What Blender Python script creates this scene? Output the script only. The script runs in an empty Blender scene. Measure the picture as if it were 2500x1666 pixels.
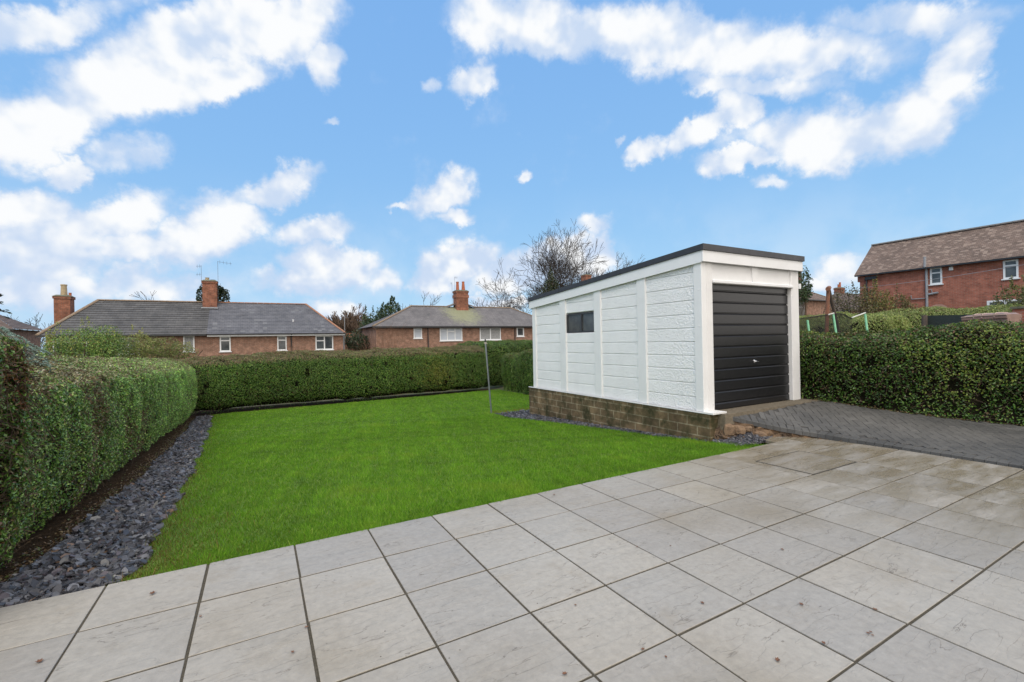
import bpy, math, random
import numpy as np
from mathutils import Vector, Matrix

random.seed(7)
RNG = np.random.default_rng(11)
scene = bpy.context.scene
COL = scene.collection
# world frame: x runs along the patio's lawn edge (away to the right), y away to the left, z up, metres

# ------------------------------------------------------------------ camera
YAW, ROLL, FPX, CAMH = 0.5085, 0.020, 1109.0, 1.671
cam_data = bpy.data.cameras.new("camera")
cam_data.sensor_width = 36.0
cam_data.lens = FPX / 2500.0 * 36.0
cam_data.clip_start = 0.05
cam_data.clip_end = 3000.0
cam = bpy.data.objects.new("camera", cam_data)
COL.objects.link(cam)
cam.matrix_world = (Matrix.Translation((0, 0, CAMH)) @ Matrix.Rotation(-YAW, 4, 'Z')
                    @ Matrix.Rotation(math.pi / 2, 4, 'X') @ Matrix.Rotation(-ROLL, 4, 'Z'))
scene.camera = cam

# ------------------------------------------------------------------ light and exposure
SUN_AZ, SUN_EL = math.radians(230), math.radians(50)      # azimuth measured from +y towards +x
sun_data = bpy.data.lights.new("sun", 'SUN')
sun_data.energy = 1.5
sun_data.angle = math.radians(24)
sun_data.color = (1.0, 0.965, 0.91)
sun = bpy.data.objects.new("sun", sun_data)
COL.objects.link(sun)
sd = Vector((math.sin(SUN_AZ) * math.cos(SUN_EL), math.cos(SUN_AZ) * math.cos(SUN_EL), math.sin(SUN_EL)))
sun.rotation_euler = sd.to_track_quat('Z', 'Y').to_euler()
sun.location = (0, 0, 30)
vs = scene.view_settings
vs.view_transform = 'Standard'
vs.look = 'None'
vs.exposure = 0.0
vs.gamma = 1.0
vs.use_curve_mapping = False
cy = getattr(scene, 'cycles', None)
if cy:
    cy.max_bounces = 6
    cy.diffuse_bounces = 3
    cy.glossy_bounces = 3
    cy.transparent_max_bounces = 12
    cy.caustics_reflective = False
    cy.caustics_refractive = False


def pix_ray(x, y):
    """direction in the world of a photograph pixel (2500 wide)"""
    a, b = x - 1250.0, y - 833.0
    c, s = math.cos(ROLL), math.sin(ROLL)
    X, Y = (a * c - b * s) / FPX, (a * s + b * c) / FPX
    ct, st = math.cos(YAW), math.sin(YAW)
    return np.array([X * ct + st, -X * st + ct, -Y])


def at(x, y, Y):
    """point seen at a photograph pixel, Y metres in front of the camera"""
    p = pix_ray(x, y) * Y
    p[2] += CAMH
    return p


def on_u(x, y, u):
    r = pix_ray(x, y); p = r * (u / r[0]); p[2] += CAMH
    return p


def on_v(x, y, v):
    r = pix_ray(x, y); p = r * (v / r[1]); p[2] += CAMH
    return p


def on_z(x, y, z):
    r = pix_ray(x, y); p = r * ((z - CAMH) / r[2]); p[2] += CAMH
    return p


# ------------------------------------------------------------------ world: Nishita sky with clouds by direction
def build_world():
    w = bpy.data.worlds.new("World")
    scene.world = w
    w.use_nodes = True
    nt = w.node_tree
    nt.nodes.clear()
    N, Lk = nt.nodes.new, nt.links.new

    def math_(op, a, b=None, c=None):
        n = N('ShaderNodeMath'); n.operation = op
        for i, v in enumerate((a, b, c)):
            if v is None: continue
            if isinstance(v, (int, float)): n.inputs[i].default_value = v
            else: Lk(v, n.inputs[i])
        return n.outputs[0]

    def vmath(op, a, b=None, scale=None):
        n = N('ShaderNodeVectorMath'); n.operation = op
        for i, v in enumerate((a, b)):
            if v is None: continue
            if isinstance(v, tuple): n.inputs[i].default_value = v
            else: Lk(v, n.inputs[i])
        if scale is not None: n.inputs['Scale'].default_value = scale
        return n.outputs[0] if op not in ('LENGTH', 'DOT_PRODUCT') else n.outputs['Value']

    def maprange(v, a, b, c, d, smooth=True):
        n = N('ShaderNodeMapRange')
        n.interpolation_type = 'SMOOTHSTEP' if smooth else 'LINEAR'
        Lk(v, n.inputs['Value'])
        for k, q in zip(('From Min', 'From Max', 'To Min', 'To Max'), (a, b, c, d)):
            n.inputs[k].default_value = q
        return n.outputs['Result']

    def noise(vec, scale, detail, rough):
        n = N('ShaderNodeTexNoise')
        n.inputs['Scale'].default_value = scale
        n.inputs['Detail'].default_value = detail
        n.inputs['Roughness'].default_value = rough
        Lk(vec, n.inputs['Vector'])
        return n

    def mix(f, a, b, blend='MIX'):
        n = N('ShaderNodeMix'); n.data_type = 'RGBA'; n.blend_type = blend
        for s, v in zip((n.inputs['Factor'], n.inputs['A'], n.inputs['B']), (f, a, b)):
            if isinstance(v, (int, float)): s.default_value = v
            elif isinstance(v, tuple): s.default_value = v + (1.0,)
            else: Lk(v, s)
        return n.outputs['Result']

    tc = N('ShaderNodeTexCoord')
    d = tc.outputs['Generated']
    sx = N('ShaderNodeSeparateXYZ'); Lk(d, sx.inputs[0])
    az = math_('ARCTAN2', sx.outputs['X'], sx.outputs['Y'])
    el = math_('ARCSINE', sx.outputs['Z'])
    cb = N('ShaderNodeCombineXYZ'); Lk(az, cb.inputs[0]); Lk(el, cb.inputs[1])
    w1 = noise(d, 9.0, 6.0, 0.62)
    w2 = noise(d, 34.0, 4.0, 0.6)
    warp = vmath('ADD', vmath('SCALE', vmath('SUBTRACT', w1.outputs['Color'], (.5, .5, .5)), scale=0.10),
                 vmath('SCALE', vmath('SUBTRACT', w2.outputs['Color'], (.5, .5, .5)), scale=0.028))
    p = vmath('ADD', cb.outputs[0], warp)
    # clouds: centre, half-sizes (photograph at 2353 px), tilt in degrees, strength
    B = [(585, 70, 215, 90, 20, 1), (330, 165, 290, 95, 24, 1), (90, 280, 190, 85, 20, 1), (500, 200, 120, 42, 18, 1),
         (735, 130, 45, 50, 0, .8), (110, 45, 230, 50, 12, .62), (145, 397, 52, 34, 15, .9), (285, 360, 105, 48, 15, .62),
         (60, 490, 110, 52, 10, 1), (230, 515, 170, 55, 10, .95), (90, 590, 190, 80, 10, .85), (500, 535, 115, 55, 22, 1.05),
         (350, 585, 150, 40, 0, .9), (650, 428, 100, 38, 20, .95), (530, 470, 90, 28, 10, .62), (715, 530, 85, 34, 6, .85),
         (765, 615, 95, 58, 0, 1.05), (700, 655, 110, 32, 0, .8), (60, 680, 150, 45, 0, .75), (300, 655, 280, 36, 0, .68),
         (780, 715, 80, 32, 0, .8), (420, 690, 60, 20, 0, .7), (1015, 450, 72, 40, 25, .95), (1045, 500, 45, 18, 0, .7), (930, 480, 36, 12, 0, .65),
         (770, 270, 20, 15, 0, .65), (1090, 178, 62, 36, 38, .85), (1000, 210, 24, 26, 40, .62), (1205, 413, 22, 14, 15, .62),
         (1050, 610, 100, 52, 20, 1), (1175, 625, 120, 50, 8, .95), (1000, 650, 75, 30, 0, .85), (1300, 590, 95, 48, 10, 1),
         (1375, 585, 40, 56, 0, .9), (1360, 512, 46, 22, 0, .6), (1160, 695, 110, 14, 0, .75), (880, 640, 50, 35, 0, .62),
         (1230, 55, 190, 75, -8, 1), (1500, 85, 280, 72, -4, .95), (1830, 110, 240, 72, 0, .78), (1720, 185, 180, 34, -5, .72),
         (1695, 255, 42, 55, 30, 1), (1610, 305, 85, 32, 28, .95), (1490, 350, 62, 28, 22, .9), (1900, 315, 220, 72, 4, 1.05),
         (1700, 372, 95, 28, 0, .9), (2095, 275, 130, 80, 40, 1.05), (2205, 150, 75, 95, 20, 1), (1760, 427, 50, 20, 0, .6),
         (1432, 320, 18, 12, 30, .6), (2080, 40, 220, 45, 0, .62), (1930, 625, 70, 34, 0, .66), (1900, 660, 60, 20, 0, .6)]
    acc = None
    k = 2500.0 / 2353.0

    def azel(x, y):
        r = pix_ray(x * k, y * k); r = r / np.linalg.norm(r)
        return math.atan2(r[0], r[1]), math.asin(r[2])
    for (x, y, rx, ry, rot, st) in B:
        c, s = math.cos(math.radians(rot)), math.sin(math.radians(rot))
        a0, e0 = azel(x, y)
        a1, e1 = azel(x + rx * c * .5, y - rx * s * .5)
        a2, e2 = azel(x - ry * s * .5, y - ry * c * .5)
        r1 = 2.2 * math.hypot(a1 - a0, e1 - e0); r2 = 2.2 * math.hypot(a2 - a0, e2 - e0)
        m = N('ShaderNodeMapping'); m.vector_type = 'TEXTURE'
        m.inputs['Location'].default_value = (a0, e0, 0)
        m.inputs['Rotation'].default_value = (0, 0, math.atan2(e1 - e0, a1 - a0))
        m.inputs['Scale'].default_value = (r1, r2, 1)
        Lk(p, m.inputs['Vector'])
        v = maprange(vmath('LENGTH', m.outputs[0]), 0.25, 1.55, st, 0.0)
        if acc is None: acc = v
        else:
            n = N('ShaderNodeMath'); n.operation = 'SMOOTH_MAX'
            Lk(acc, n.inputs[0]); Lk(v, n.inputs[1]); n.inputs[2].default_value = 0.08
            acc = n.outputs[0]
    # unseen sky behind the camera and overhead: bright overcast added to light the scene
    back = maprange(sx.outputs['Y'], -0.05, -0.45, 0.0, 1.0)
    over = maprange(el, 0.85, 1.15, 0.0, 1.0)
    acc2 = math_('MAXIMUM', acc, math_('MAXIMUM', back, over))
    f1 = noise(d, 12.0, 9.0, 0.58)
    dens = math_('ADD', acc2, math_('MULTIPLY', math_('SUBTRACT', f1.outputs['Fac'], 0.5), 1.0))
    cover = maprange(dens, 0.15, 0.74, 0.0, 1.0)
    f2 = noise(d, 8.0, 6.0, 0.55)
    f1a = noise(d, 12.0, 3.0, 0.5)
    f1b = noise(vmath('ADD', d, (0.0, 0.0, 0.030)), 12.0, 3.0, 0.5)
    topl = math_('MULTIPLY', math_('SUBTRACT', f1a.outputs['Fac'], f1b.outputs['Fac']), 2.6)
    body = math_('ADD', math_('MULTIPLY', dens, 0.8), math_('MULTIPLY', math_('SUBTRACT', f2.outputs['Fac'], .5), 1.8))
    lit = maprange(math_('ADD', body, topl), 0.15, 1.05, 0.0, 1.0)
    sky = N('ShaderNodeTexSky'); sky.sky_type = 'NISHITA'; sky.sun_disc = False
    sky.sun_elevation = SUN_EL
    sky.sun_rotation = SUN_AZ
    sky.air_density = 1.0; sky.dust_density = 0.3; sky.ozone_density = 2.0
    # tone curve per channel that flattens the sky's gradient like the processed photograph
    sk = N('ShaderNodeSeparateColor'); Lk(sky.outputs[0], sk.inputs[0])
    ck = N('ShaderNodeCombineColor')
    for i, (pre, g, k_) in enumerate(((.122, .36, .485), (.15, .27, .68), (.132, .10, .94))):
        v_ = math_('MULTIPLY', math_('POWER', math_('MULTIPLY', sk.outputs[i], pre), g), k_ * 10)
        Lk(v_, ck.inputs[i])
    hz = math_('MULTIPLY', maprange(el, 0.34, 0.03, 0.0, 0.5), maprange(f2.outputs['Fac'], 0.35, 0.68, 0.15, 1.0))
    blue = mix(hz, ck.outputs[0], (8.1, 9.0, 9.9))
    cloud = mix(lit, (6.0, 7.2, 9.1), (9.7, 9.85, 10.0))
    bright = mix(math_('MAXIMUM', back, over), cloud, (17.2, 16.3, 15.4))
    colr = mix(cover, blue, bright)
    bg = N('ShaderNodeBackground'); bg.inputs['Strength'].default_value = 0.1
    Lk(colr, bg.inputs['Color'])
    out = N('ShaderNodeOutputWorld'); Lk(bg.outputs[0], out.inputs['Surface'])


build_world()


# ------------------------------------------------------------------ materials
MATS = {}


def nodes_of(name):
    m = bpy.data.materials.new(name); m.use_nodes = True
    nt = m.node_tree
    bs = nt.nodes['Principled BSDF']
    return m, nt, bs


def ramp(nt, fac, stops):
    r = nt.nodes.new('ShaderNodeValToRGB')
    e = r.color_ramp.elements
    while len(e) > 1: e.remove(e[-1])
    e[0].position = stops[0][0]; e[0].color = stops[0][1] + (1,)
    for p, c in stops[1:]:
        q = e.new(p); q.color = c + (1,)
    nt.links.new(fac, r.inputs[0])
    return r.outputs[0]


def tex_noise(nt, vec, scale, detail=4, rough=.55):
    n = nt.nodes.new('ShaderNodeTexNoise')
    n.inputs['Scale'].default_value = scale; n.inputs['Detail'].default_value = detail
    n.inputs['Roughness'].default_value = rough
    if vec is not None: nt.links.new(vec, n.inputs['Vector'])
    return n.outputs['Fac']


def mixc(nt, f, a, b, blend='MIX'):
    n = nt.nodes.new('ShaderNodeMix'); n.data_type = 'RGBA'; n.blend_type = blend
    for s, v in zip((n.inputs['Factor'], n.inputs['A'], n.inputs['B']), (f, a, b)):
        if isinstance(v, (int, float)): s.default_value = v
        elif isinstance(v, tuple): s.default_value = v + (1.0,)
        else: nt.links.new(v, s)
    return n.outputs['Result']


def bump(nt, bs, h, strength, dist=.01, prev=None):
    b = nt.nodes.new('ShaderNodeBump')
    b.inputs['Strength'].default_value = strength; b.inputs['Distance'].default_value = dist
    nt.links.new(h, b.inputs['Height'])
    if prev is not None: nt.links.new(prev, b.inputs['Normal'])
    nt.links.new(b.outputs[0], bs.inputs['Normal'])
    return b.outputs[0]


def coord(nt, kind='Object'):
    return nt.nodes.new('ShaderNodeTexCoord').outputs[kind]


def mat(name, c1, c2=None, rough=.6, scale=6, bumps=0, bscale=60, metallic=0, spec=.5, bdist=.01, lo=.35, hi=.65):
    if name in MATS: return MATS[name]
    m, nt, bs = nodes_of(name)
    oc = coord(nt)
    c2 = c2 or tuple(x * .8 for x in c1)
    nt.links.new(ramp(nt, tex_noise(nt, oc, scale, 6, .6), [(lo, c1), (hi, c2)]), bs.inputs['Base Color'])
    bs.inputs['Roughness'].default_value = rough
    bs.inputs['Metallic'].default_value = metallic
    bs.inputs['Specular IOR Level'].default_value = spec
    if bumps: bump(nt, bs, tex_noise(nt, oc, bscale, 5, .6), bumps, bdist)
    MATS[name] = m
    return m


def brick(name, c1, c2, mortar, w=.225, h=.075, mw=.01, rough=.85, stain=None, freq=.5, bias=0.0, var=.35, sscale=1.3):
    if name in MATS: return MATS[name]
    m, nt, bs = nodes_of(name)
    uv = coord(nt, 'UV')
    b = nt.nodes.new('ShaderNodeTexBrick')
    b.offset = .5
    nt.links.new(uv, b.inputs['Vector'])
    b.inputs['Color1'].default_value = c1 + (1,); b.inputs['Color2'].default_value = c2 + (1,)
    b.inputs['Mortar'].default_value = mortar + (1,)
    b.inputs['Scale'].default_value = 1; b.inputs['Mortar Size'].default_value = mw
    b.inputs['Mortar Smooth'].default_value = .2; b.inputs['Bias'].default_value = bias
    b.inputs['Brick Width'].default_value = w; b.inputs['Row Height'].default_value = h
    n1 = tex_noise(nt, coord(nt), 3.0, 6, .65)
    v = ramp(nt, n1, [(.3, (1 - var,) * 3), (.7, (1 + var * .5,) * 3)])
    c = mixc(nt, 1.0, b.outputs['Color'], v, 'MULTIPLY')
    if stain:
        n2 = tex_noise(nt, coord(nt), sscale, 8, .7)
        f = ramp(nt, n2, [(stain[1], (0, 0, 0)), (stain[2], (1, 1, 1))])
        c = mixc(nt, f, c, stain[0])
    nt.links.new(c, bs.inputs['Base Color'])
    bs.inputs['Roughness'].default_value = rough
    bs.inputs['Specular IOR Level'].default_value = .25
    bump(nt, bs, b.outputs['Fac'], -.5, .006)
    MATS[name] = m
    return m


def leafmat(name, rough=.42, spec=.5, trans=.25):
    if name in MATS: return MATS[name]
    m, nt, bs = nodes_of(name)
    a = nt.nodes.new('ShaderNodeAttribute'); a.attribute_name = 'Col'
    nt.links.new(a.outputs['Color'], bs.inputs['Base Color'])
    bs.inputs['Roughness'].default_value = rough
    bs.inputs['Specular IOR Level'].default_value = spec
    t = nt.nodes.new('ShaderNodeBsdfTranslucent')
    nt.links.new(a.outputs['Color'], t.inputs['Color'])
    mx = nt.nodes.new('ShaderNodeMixShader'); mx.inputs[0].default_value = trans
    nt.links.new(bs.outputs[0], mx.inputs[1]); nt.links.new(t.outputs[0], mx.inputs[2])
    out = nt.nodes['Material Output']
    nt.links.new(mx.outputs[0], out.inputs['Surface'])
    MATS[name] = m
    return m


def glass_dark(name, c1, c2, scale=2.0, rough=.08):
    return mat(name, c1, c2, rough=rough, scale=scale, spec=.6)


# ------------------------------------------------------------------ mesh helpers
def tag(o, label=None, cat=None, group=None, kind=None):
    if label: o['label'] = label
    if cat: o['category'] = cat
    if group: o['group'] = group
    if kind: o['kind'] = kind
    return o


def empty(name, loc, label, cat, group=None):
    o = bpy.data.objects.new(name, None)
    COL.objects.link(o); o.location = loc; o.empty_display_size = .2
    return tag(o, label, cat, group)


def link(name, me, m, parent=None, smooth=False):
    o = bpy.data.objects.new(name, me)
    COL.objects.link(o)
    for q in (m if isinstance(m, (list, tuple)) else [m]): me.materials.append(q)
    if smooth: me.polygons.foreach_set('use_smooth', [True] * len(me.polygons))
    if parent is not None:
        o.parent = parent
        o.matrix_parent_inverse = Matrix.Translation(-Vector(parent.location))
        # parents are never rotated or scaled, so a translation is enough
        if parent.parent is not None:
            o.matrix_parent_inverse = Matrix.Identity(4)
            off = Vector(parent.location)
            if parent.parent is not None: off = off * 0
            o.matrix_parent_inverse = Matrix.Translation(-off)
    return o


class MB:
    """collects polygons in world metres; build() links them as ONE mesh object"""
    def __init__(self): self.v = []; self.f = []; self.mi = []; self.cur = 0

    def poly(self, pts):
        i = len(self.v)
        self.v += [tuple(float(c) for c in p) for p in pts]
        self.f.append(tuple(range(i, i + len(pts)))); self.mi.append(self.cur)
        return self

    def box(self, a, b):
        x0, y0, z0 = [min(p, q) for p, q in zip(a, b)]; x1, y1, z1 = [max(p, q) for p, q in zip(a, b)]
        return self.hexa([(x0, y0, z0), (x1, y0, z0), (x1, y1, z0), (x0, y1, z0)],
                         [(x0, y0, z1), (x1, y0, z1), (x1, y1, z1), (x0, y1, z1)])

    def hexa(self, lo, hi):
        i = len(self.v); n = len(lo)
        self.v += [tuple(float(c) for c in p) for p in list(lo) + list(hi)]
        self.f.append(tuple(range(i + n - 1, i - 1, -1))); self.f.append(tuple(range(i + n, i + 2 * n)))
        self.mi += [self.cur] * 2
        for k in range(n):
            q = (k + 1) % n
            self.f.append((i + k, i + q, i + n + q, i + n + k)); self.mi.append(self.cur)
        return self

    def rbox(self, a, b, r=.006):
        """box with chamfered vertical and horizontal edges"""
        x0, y0, z0 = [min(p, q) for p, q in zip(a, b)]; x1, y1, z1 = [max(p, q) for p, q in zip(a, b)]

        def ring(z, d):
            return [(x0 + d + r, y0 + d, z), (x1 - d - r, y0 + d, z), (x1 - d, y0 + d + r, z), (x1 - d, y1 - d - r, z),
                    (x1 - d - r, y1 - d, z), (x0 + d + r, y1 - d, z), (x0 + d, y1 - d - r, z), (x0 + d, y0 + d + r, z)]
        rings = [ring(z0, r), ring(z0 + r, 0), ring(z1 - r, 0), ring(z1, r)]
        return self.rings(rings)

    def rings(self, rings, caps=True):
        i = len(self.v); n = len(rings[0])
        for rg in rings: self.v += [tuple(float(c) for c in p) for p in rg]
        if caps:
            self.f.append(tuple(range(i + n - 1, i - 1, -1))); self.mi.append(self.cur)
        for k in range(len(rings) - 1):
            for q in range(n):
                t = (q + 1) % n
                self.f.append((i + k * n + q, i + k * n + t, i + (k + 1) * n + t, i + (k + 1) * n + q)); self.mi.append(self.cur)
        if caps:
            j = i + (len(rings) - 1) * n
            self.f.append(tuple(range(j, j + n))); self.mi.append(self.cur)
        return self

    def tube(self, pts, r, n=8, caps=True):
        pts = [Vector(p) for p in pts]
        rr = r if isinstance(r, (list, tuple)) else [r] * len(pts)
        rings = []
        for k, p in enumerate(pts):
            d = (pts[min(k + 1, len(pts) - 1)] - pts[max(k - 1, 0)]).normalized()
            x = d.cross(Vector((0, 0, 1)) if abs(d.z) < .95 else Vector((1, 0, 0))).normalized()
            y = x.cross(d)
            rings.append([p + (x * math.cos(2 * math.pi * q / n) + y * math.sin(2 * math.pi * q / n)) * rr[k] for q in range(n)])
        return self.rings(rings, caps)

    def extrude(self, prof, axis, a, b):
        """prof: closed list of 2-D points; axis 'x' -> (y,z) profile, 'y' -> (x,z) profile"""
        if axis == 'x': lo = [(a, p, q) for p, q in prof]; hi = [(b, p, q) for p, q in prof]
        else: lo = [(p, a, q) for p, q in prof]; hi = [(p, b, q) for p, q in prof]
        return self.hexa(lo, hi)

    def build(self, name, m, parent=None, smooth=False):
        me = bpy.data.meshes.new(name)
        me.from_pydata(self.v, [], self.f)
        if isinstance(m, (list, tuple)) and len(m) > 1:
            me.polygons.foreach_set('material_index', self.mi)
        me.update()
        uv = me.uv_layers.new(name='UVMap')
        V = np.array(self.v)
        co = np.zeros((len(me.loops), 2))
        for p in me.polygons:
            n = p.normal
            if abs(n.z) > .999 or n.length < .5: t = Vector((1, 0, 0)); b = Vector((0, 1, 0))
            else:
                t = Vector((0, 0, 1)).cross(n).normalized(); b = n.cross(t)
            for li in p.loop_indices:
                q = V[me.loops[li].vertex_index]
                co[li] = (q[0] * t.x + q[1] * t.y + q[2] * t.z, q[0] * b.x + q[1] * b.y + q[2] * b.z)
        uv.data.foreach_set('uv', co.ravel())
        # faces out
        import bmesh
        bm = bmesh.new(); bm.from_mesh(me); bmesh.ops.recalc_face_normals(bm, faces=bm.faces); bm.to_mesh(me); bm.free()
        return link(name, me, m, parent, smooth)


def mesh_np(name, V, F, m, parent=None, col=None, smooth=False):
    """V (n,3), F (m,k) equal-sized polygons, col (n,3) colour per vertex"""
    me = bpy.data.meshes.new(name)
    V = np.ascontiguousarray(V, dtype=np.float32); F = np.ascontiguousarray(F, dtype=np.int32)
    k = F.shape[1]
    me.vertices.add(len(V)); me.vertices.foreach_set('co', V.ravel())
    me.loops.add(F.size); me.loops.foreach_set('vertex_index', F.ravel())
    me.polygons.add(len(F)); me.polygons.foreach_set('loop_start', np.arange(0, F.size, k, dtype=np.int32))
    me.update(calc_edges=True)
    if not smooth: me.shade_flat()
    if col is not None:
        a = me.attributes.new('Col', 'FLOAT_COLOR', 'POINT')
        c = np.ones((len(V), 4), dtype=np.float32); c[:, :3] = col
        a.data.foreach_set('color', c.ravel())
    return link(name, me, m, parent, smooth)


def norm(a): return a / np.maximum(np.linalg.norm(a, axis=-1, keepdims=True), 1e-9)


_W = RNG.normal(0, 1, (14, 3)); _PH = RNG.uniform(0, 6.28, 14)


def wob(P, freq, seed=0):
    """smooth pseudo-noise about -1..1"""
    s = 0
    for k in range(14):
        s = s + np.sin((P @ _W[(k + seed) % 14]) * freq * (1 + .13 * k) + _PH[(k * 5 + seed) % 14])
    return s / 5.0


def leaves(P, Nrm, L, Wd, jitter=.7, fold=.25, up=.25):
    """one folded diamond per point -> V, F"""
    n = len(P)
    nn = norm(Nrm + RNG.normal(0, jitter, (n, 3)) + np.array([0, 0, up]))
    a = norm(np.cross(nn, RNG.normal(0, 1, (n, 3))))
    b = np.cross(nn, a)
    L = L * RNG.uniform(.65, 1.35, (n, 1)); Wd = Wd * RNG.uniform(.7, 1.3, (n, 1))
    V = np.stack([P - a * L * .5, P + b * Wd * .5 + nn * Wd * fold, P + a * L * .5, P - b * Wd * .5 + nn * Wd * fold], 1)
    return V.reshape(-1, 3), np.arange(4 * n).reshape(-1, 4)


def sticks(P0, P1, r):
    """thin three-sided sticks"""
    n = len(P0)
    d = norm(P1 - P0)
    x = norm(np.cross(d, RNG.normal(0, 1, (n, 3)))); y = np.cross(d, x)
    r = np.broadcast_to(np.asarray(r, float).reshape(-1, 1), (n, 1))
    Vs = []
    for k in range(3):
        c, s = math.cos(k * 2.094), math.sin(k * 2.094)
        o = (x * c + y * s) * r
        Vs += [P0 + o, P1 + o * .6]
    V = np.stack(Vs, 1).reshape(-1, 3)
    base = np.arange(n)[:, None] * 6
    F = np.concatenate([base + np.array([[0, 2, 3, 1]]), base + np.array([[2, 4, 5, 3]]), base + np.array([[4, 0, 1, 5]])])
    return V, F


def palette(n, cols, wts, var=.25):
    idx = RNG.choice(len(cols), n, p=np.array(wts) / sum(wts))
    c = np.array(cols)[idx]
    return c * RNG.uniform(1 - var, 1 + var, (n, 1))


GREEN = [(.028, .075, .010), (.065, .145, .018), (.115, .21, .03), (.19, .26, .05), (.14, .09, .04)]
BROWN = [(.12, .08, .04), (.085, .055, .03), (.15, .11, .055)]

# ------------------------------------------------------------------ ground
def lawnz(v): return -.03 - .64 * (1 - np.exp(-np.maximum(np.asarray(v, float) - 4.2, 0) / 9))


def sstep(x, a, b):
    t = np.clip((x - a) / (b - a), 0, 1)
    return t * t * (3 - 2 * t)


def terrain(u, v):
    base = lawnz(v) - .14
    base = base - 1.9 * sstep(v, 19.5, 36)
    right = .0 + .035 * np.maximum(u - 10, 0) * (1 - sstep(u, 30, 80))
    w = sstep(u, 10.5, 16) * (1 - sstep(v, 22, 34))
    return base * (1 - w) + right * w


def grid_sheet(name, us, vs, zf, m, kind='structure'):
    U, V = np.meshgrid(us, vs)
    P = np.stack([U, V, zf(U, V)], -1).reshape(-1, 3)
    nu = len(us)
    i = (np.arange(len(vs) - 1)[:, None] * nu + np.arange(nu - 1)[None, :]).ravel()
    F = np.stack([i, i + 1, i + nu + 1, i + nu], 1)
    o = mesh_np(name, P, F, m, smooth=True)
    return tag(o, kind=kind)


def loft_sheet(name, vs, ul, ur, zf, m, n=12):
    """sheet between the curves x = ul(y) and x = ur(y)"""
    P = []
    for v in vs:
        for t in np.linspace(0, 1, n):
            u = ul(v) * (1 - t) + ur(v) * t
            P.append((u, v, float(zf(u, v))))
    i = (np.arange(len(vs) - 1)[:, None] * n + np.arange(n - 1)[None, :]).ravel()
    return tag(mesh_np(name, np.array(P), np.stack([i, i + 1, i + n + 1, i + n], 1), m, smooth=True), kind='structure')


M_ground = mat('rough_ground', (.05, .065, .025), (.075, .06, .035), rough=.95, scale=.8)
us = np.concatenate([np.linspace(-500, -40, 12), np.linspace(-35, 70, 70), np.linspace(80, 600, 14)])
vv = np.concatenate([np.linspace(-60, -6, 10), np.linspace(-4, 60, 65), np.linspace(70, 700, 16)])
grid_sheet('ground', us, vv, terrain, M_ground)

M_soil = mat('soil', (.034, .022, .013), (.075, .049, .029), rough=1.0, scale=14, bumps=1.0, bscale=45, bdist=.03, spec=.04)
grid_sheet('soil', np.linspace(-3.4, 9.6, 40), np.linspace(4.2, 19.6, 50), lambda u, v: lawnz(v) - .035 + .006 * np.sin(u * 9) * np.sin(v * 7), M_soil)

LAWN_L_V = [4.2, 4.7, 6.5, 9.5, 12.7, 15.5, 17.6, 19]; LAWN_L_U = [-.98, -.88, -.92, -1.0, -1.12, -1.25, -1.42, -1.45]
LAWN_R_V = [4.2, 4.42, 4.75, 5.3, 6.1, 7.1, 8.1, 9.7, 10.4, 11.55, 11.62, 15.5, 17, 18.2, 19]
LAWN_R_U = [6.9, 6.72, 6.55, 6.5, 6.39, 6.36, 6.25, 5.95, 5.74, 5.79, 9.2, 9.3, 9.45, 9.6, 9.6]


def lawn_l(v): return float(np.interp(v, LAWN_L_V, LAWN_L_U)) + .03 * math.sin(v * 3.1) + .018 * math.sin(v * 8.3)


def lawn_r(v): return float(np.interp(v, LAWN_R_V, LAWN_R_U))


def far_edge(u, v):
    return v + np.clip((v - 14) / 3.75, 0, 1) * (-.12 + .082 * (u + 1.4))


M_lawn = mat('lawn_turf', (.085, .17, .018), (.12, .20, .025), rough=.95, scale=2.5)
LV = sorted(set(list(np.linspace(4.215, 17.75, 70)) + [11.56, 11.61]))
lawn = loft_sheet('lawn', LV, lawn_l, lawn_r, lambda u, v: lawnz(v), M_lawn, 24)
for q in lawn.data.vertices:
    q.co.y = float(far_edge(q.co.x, q.co.y)); q.co.z = float(lawnz(q.co.y))


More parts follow.
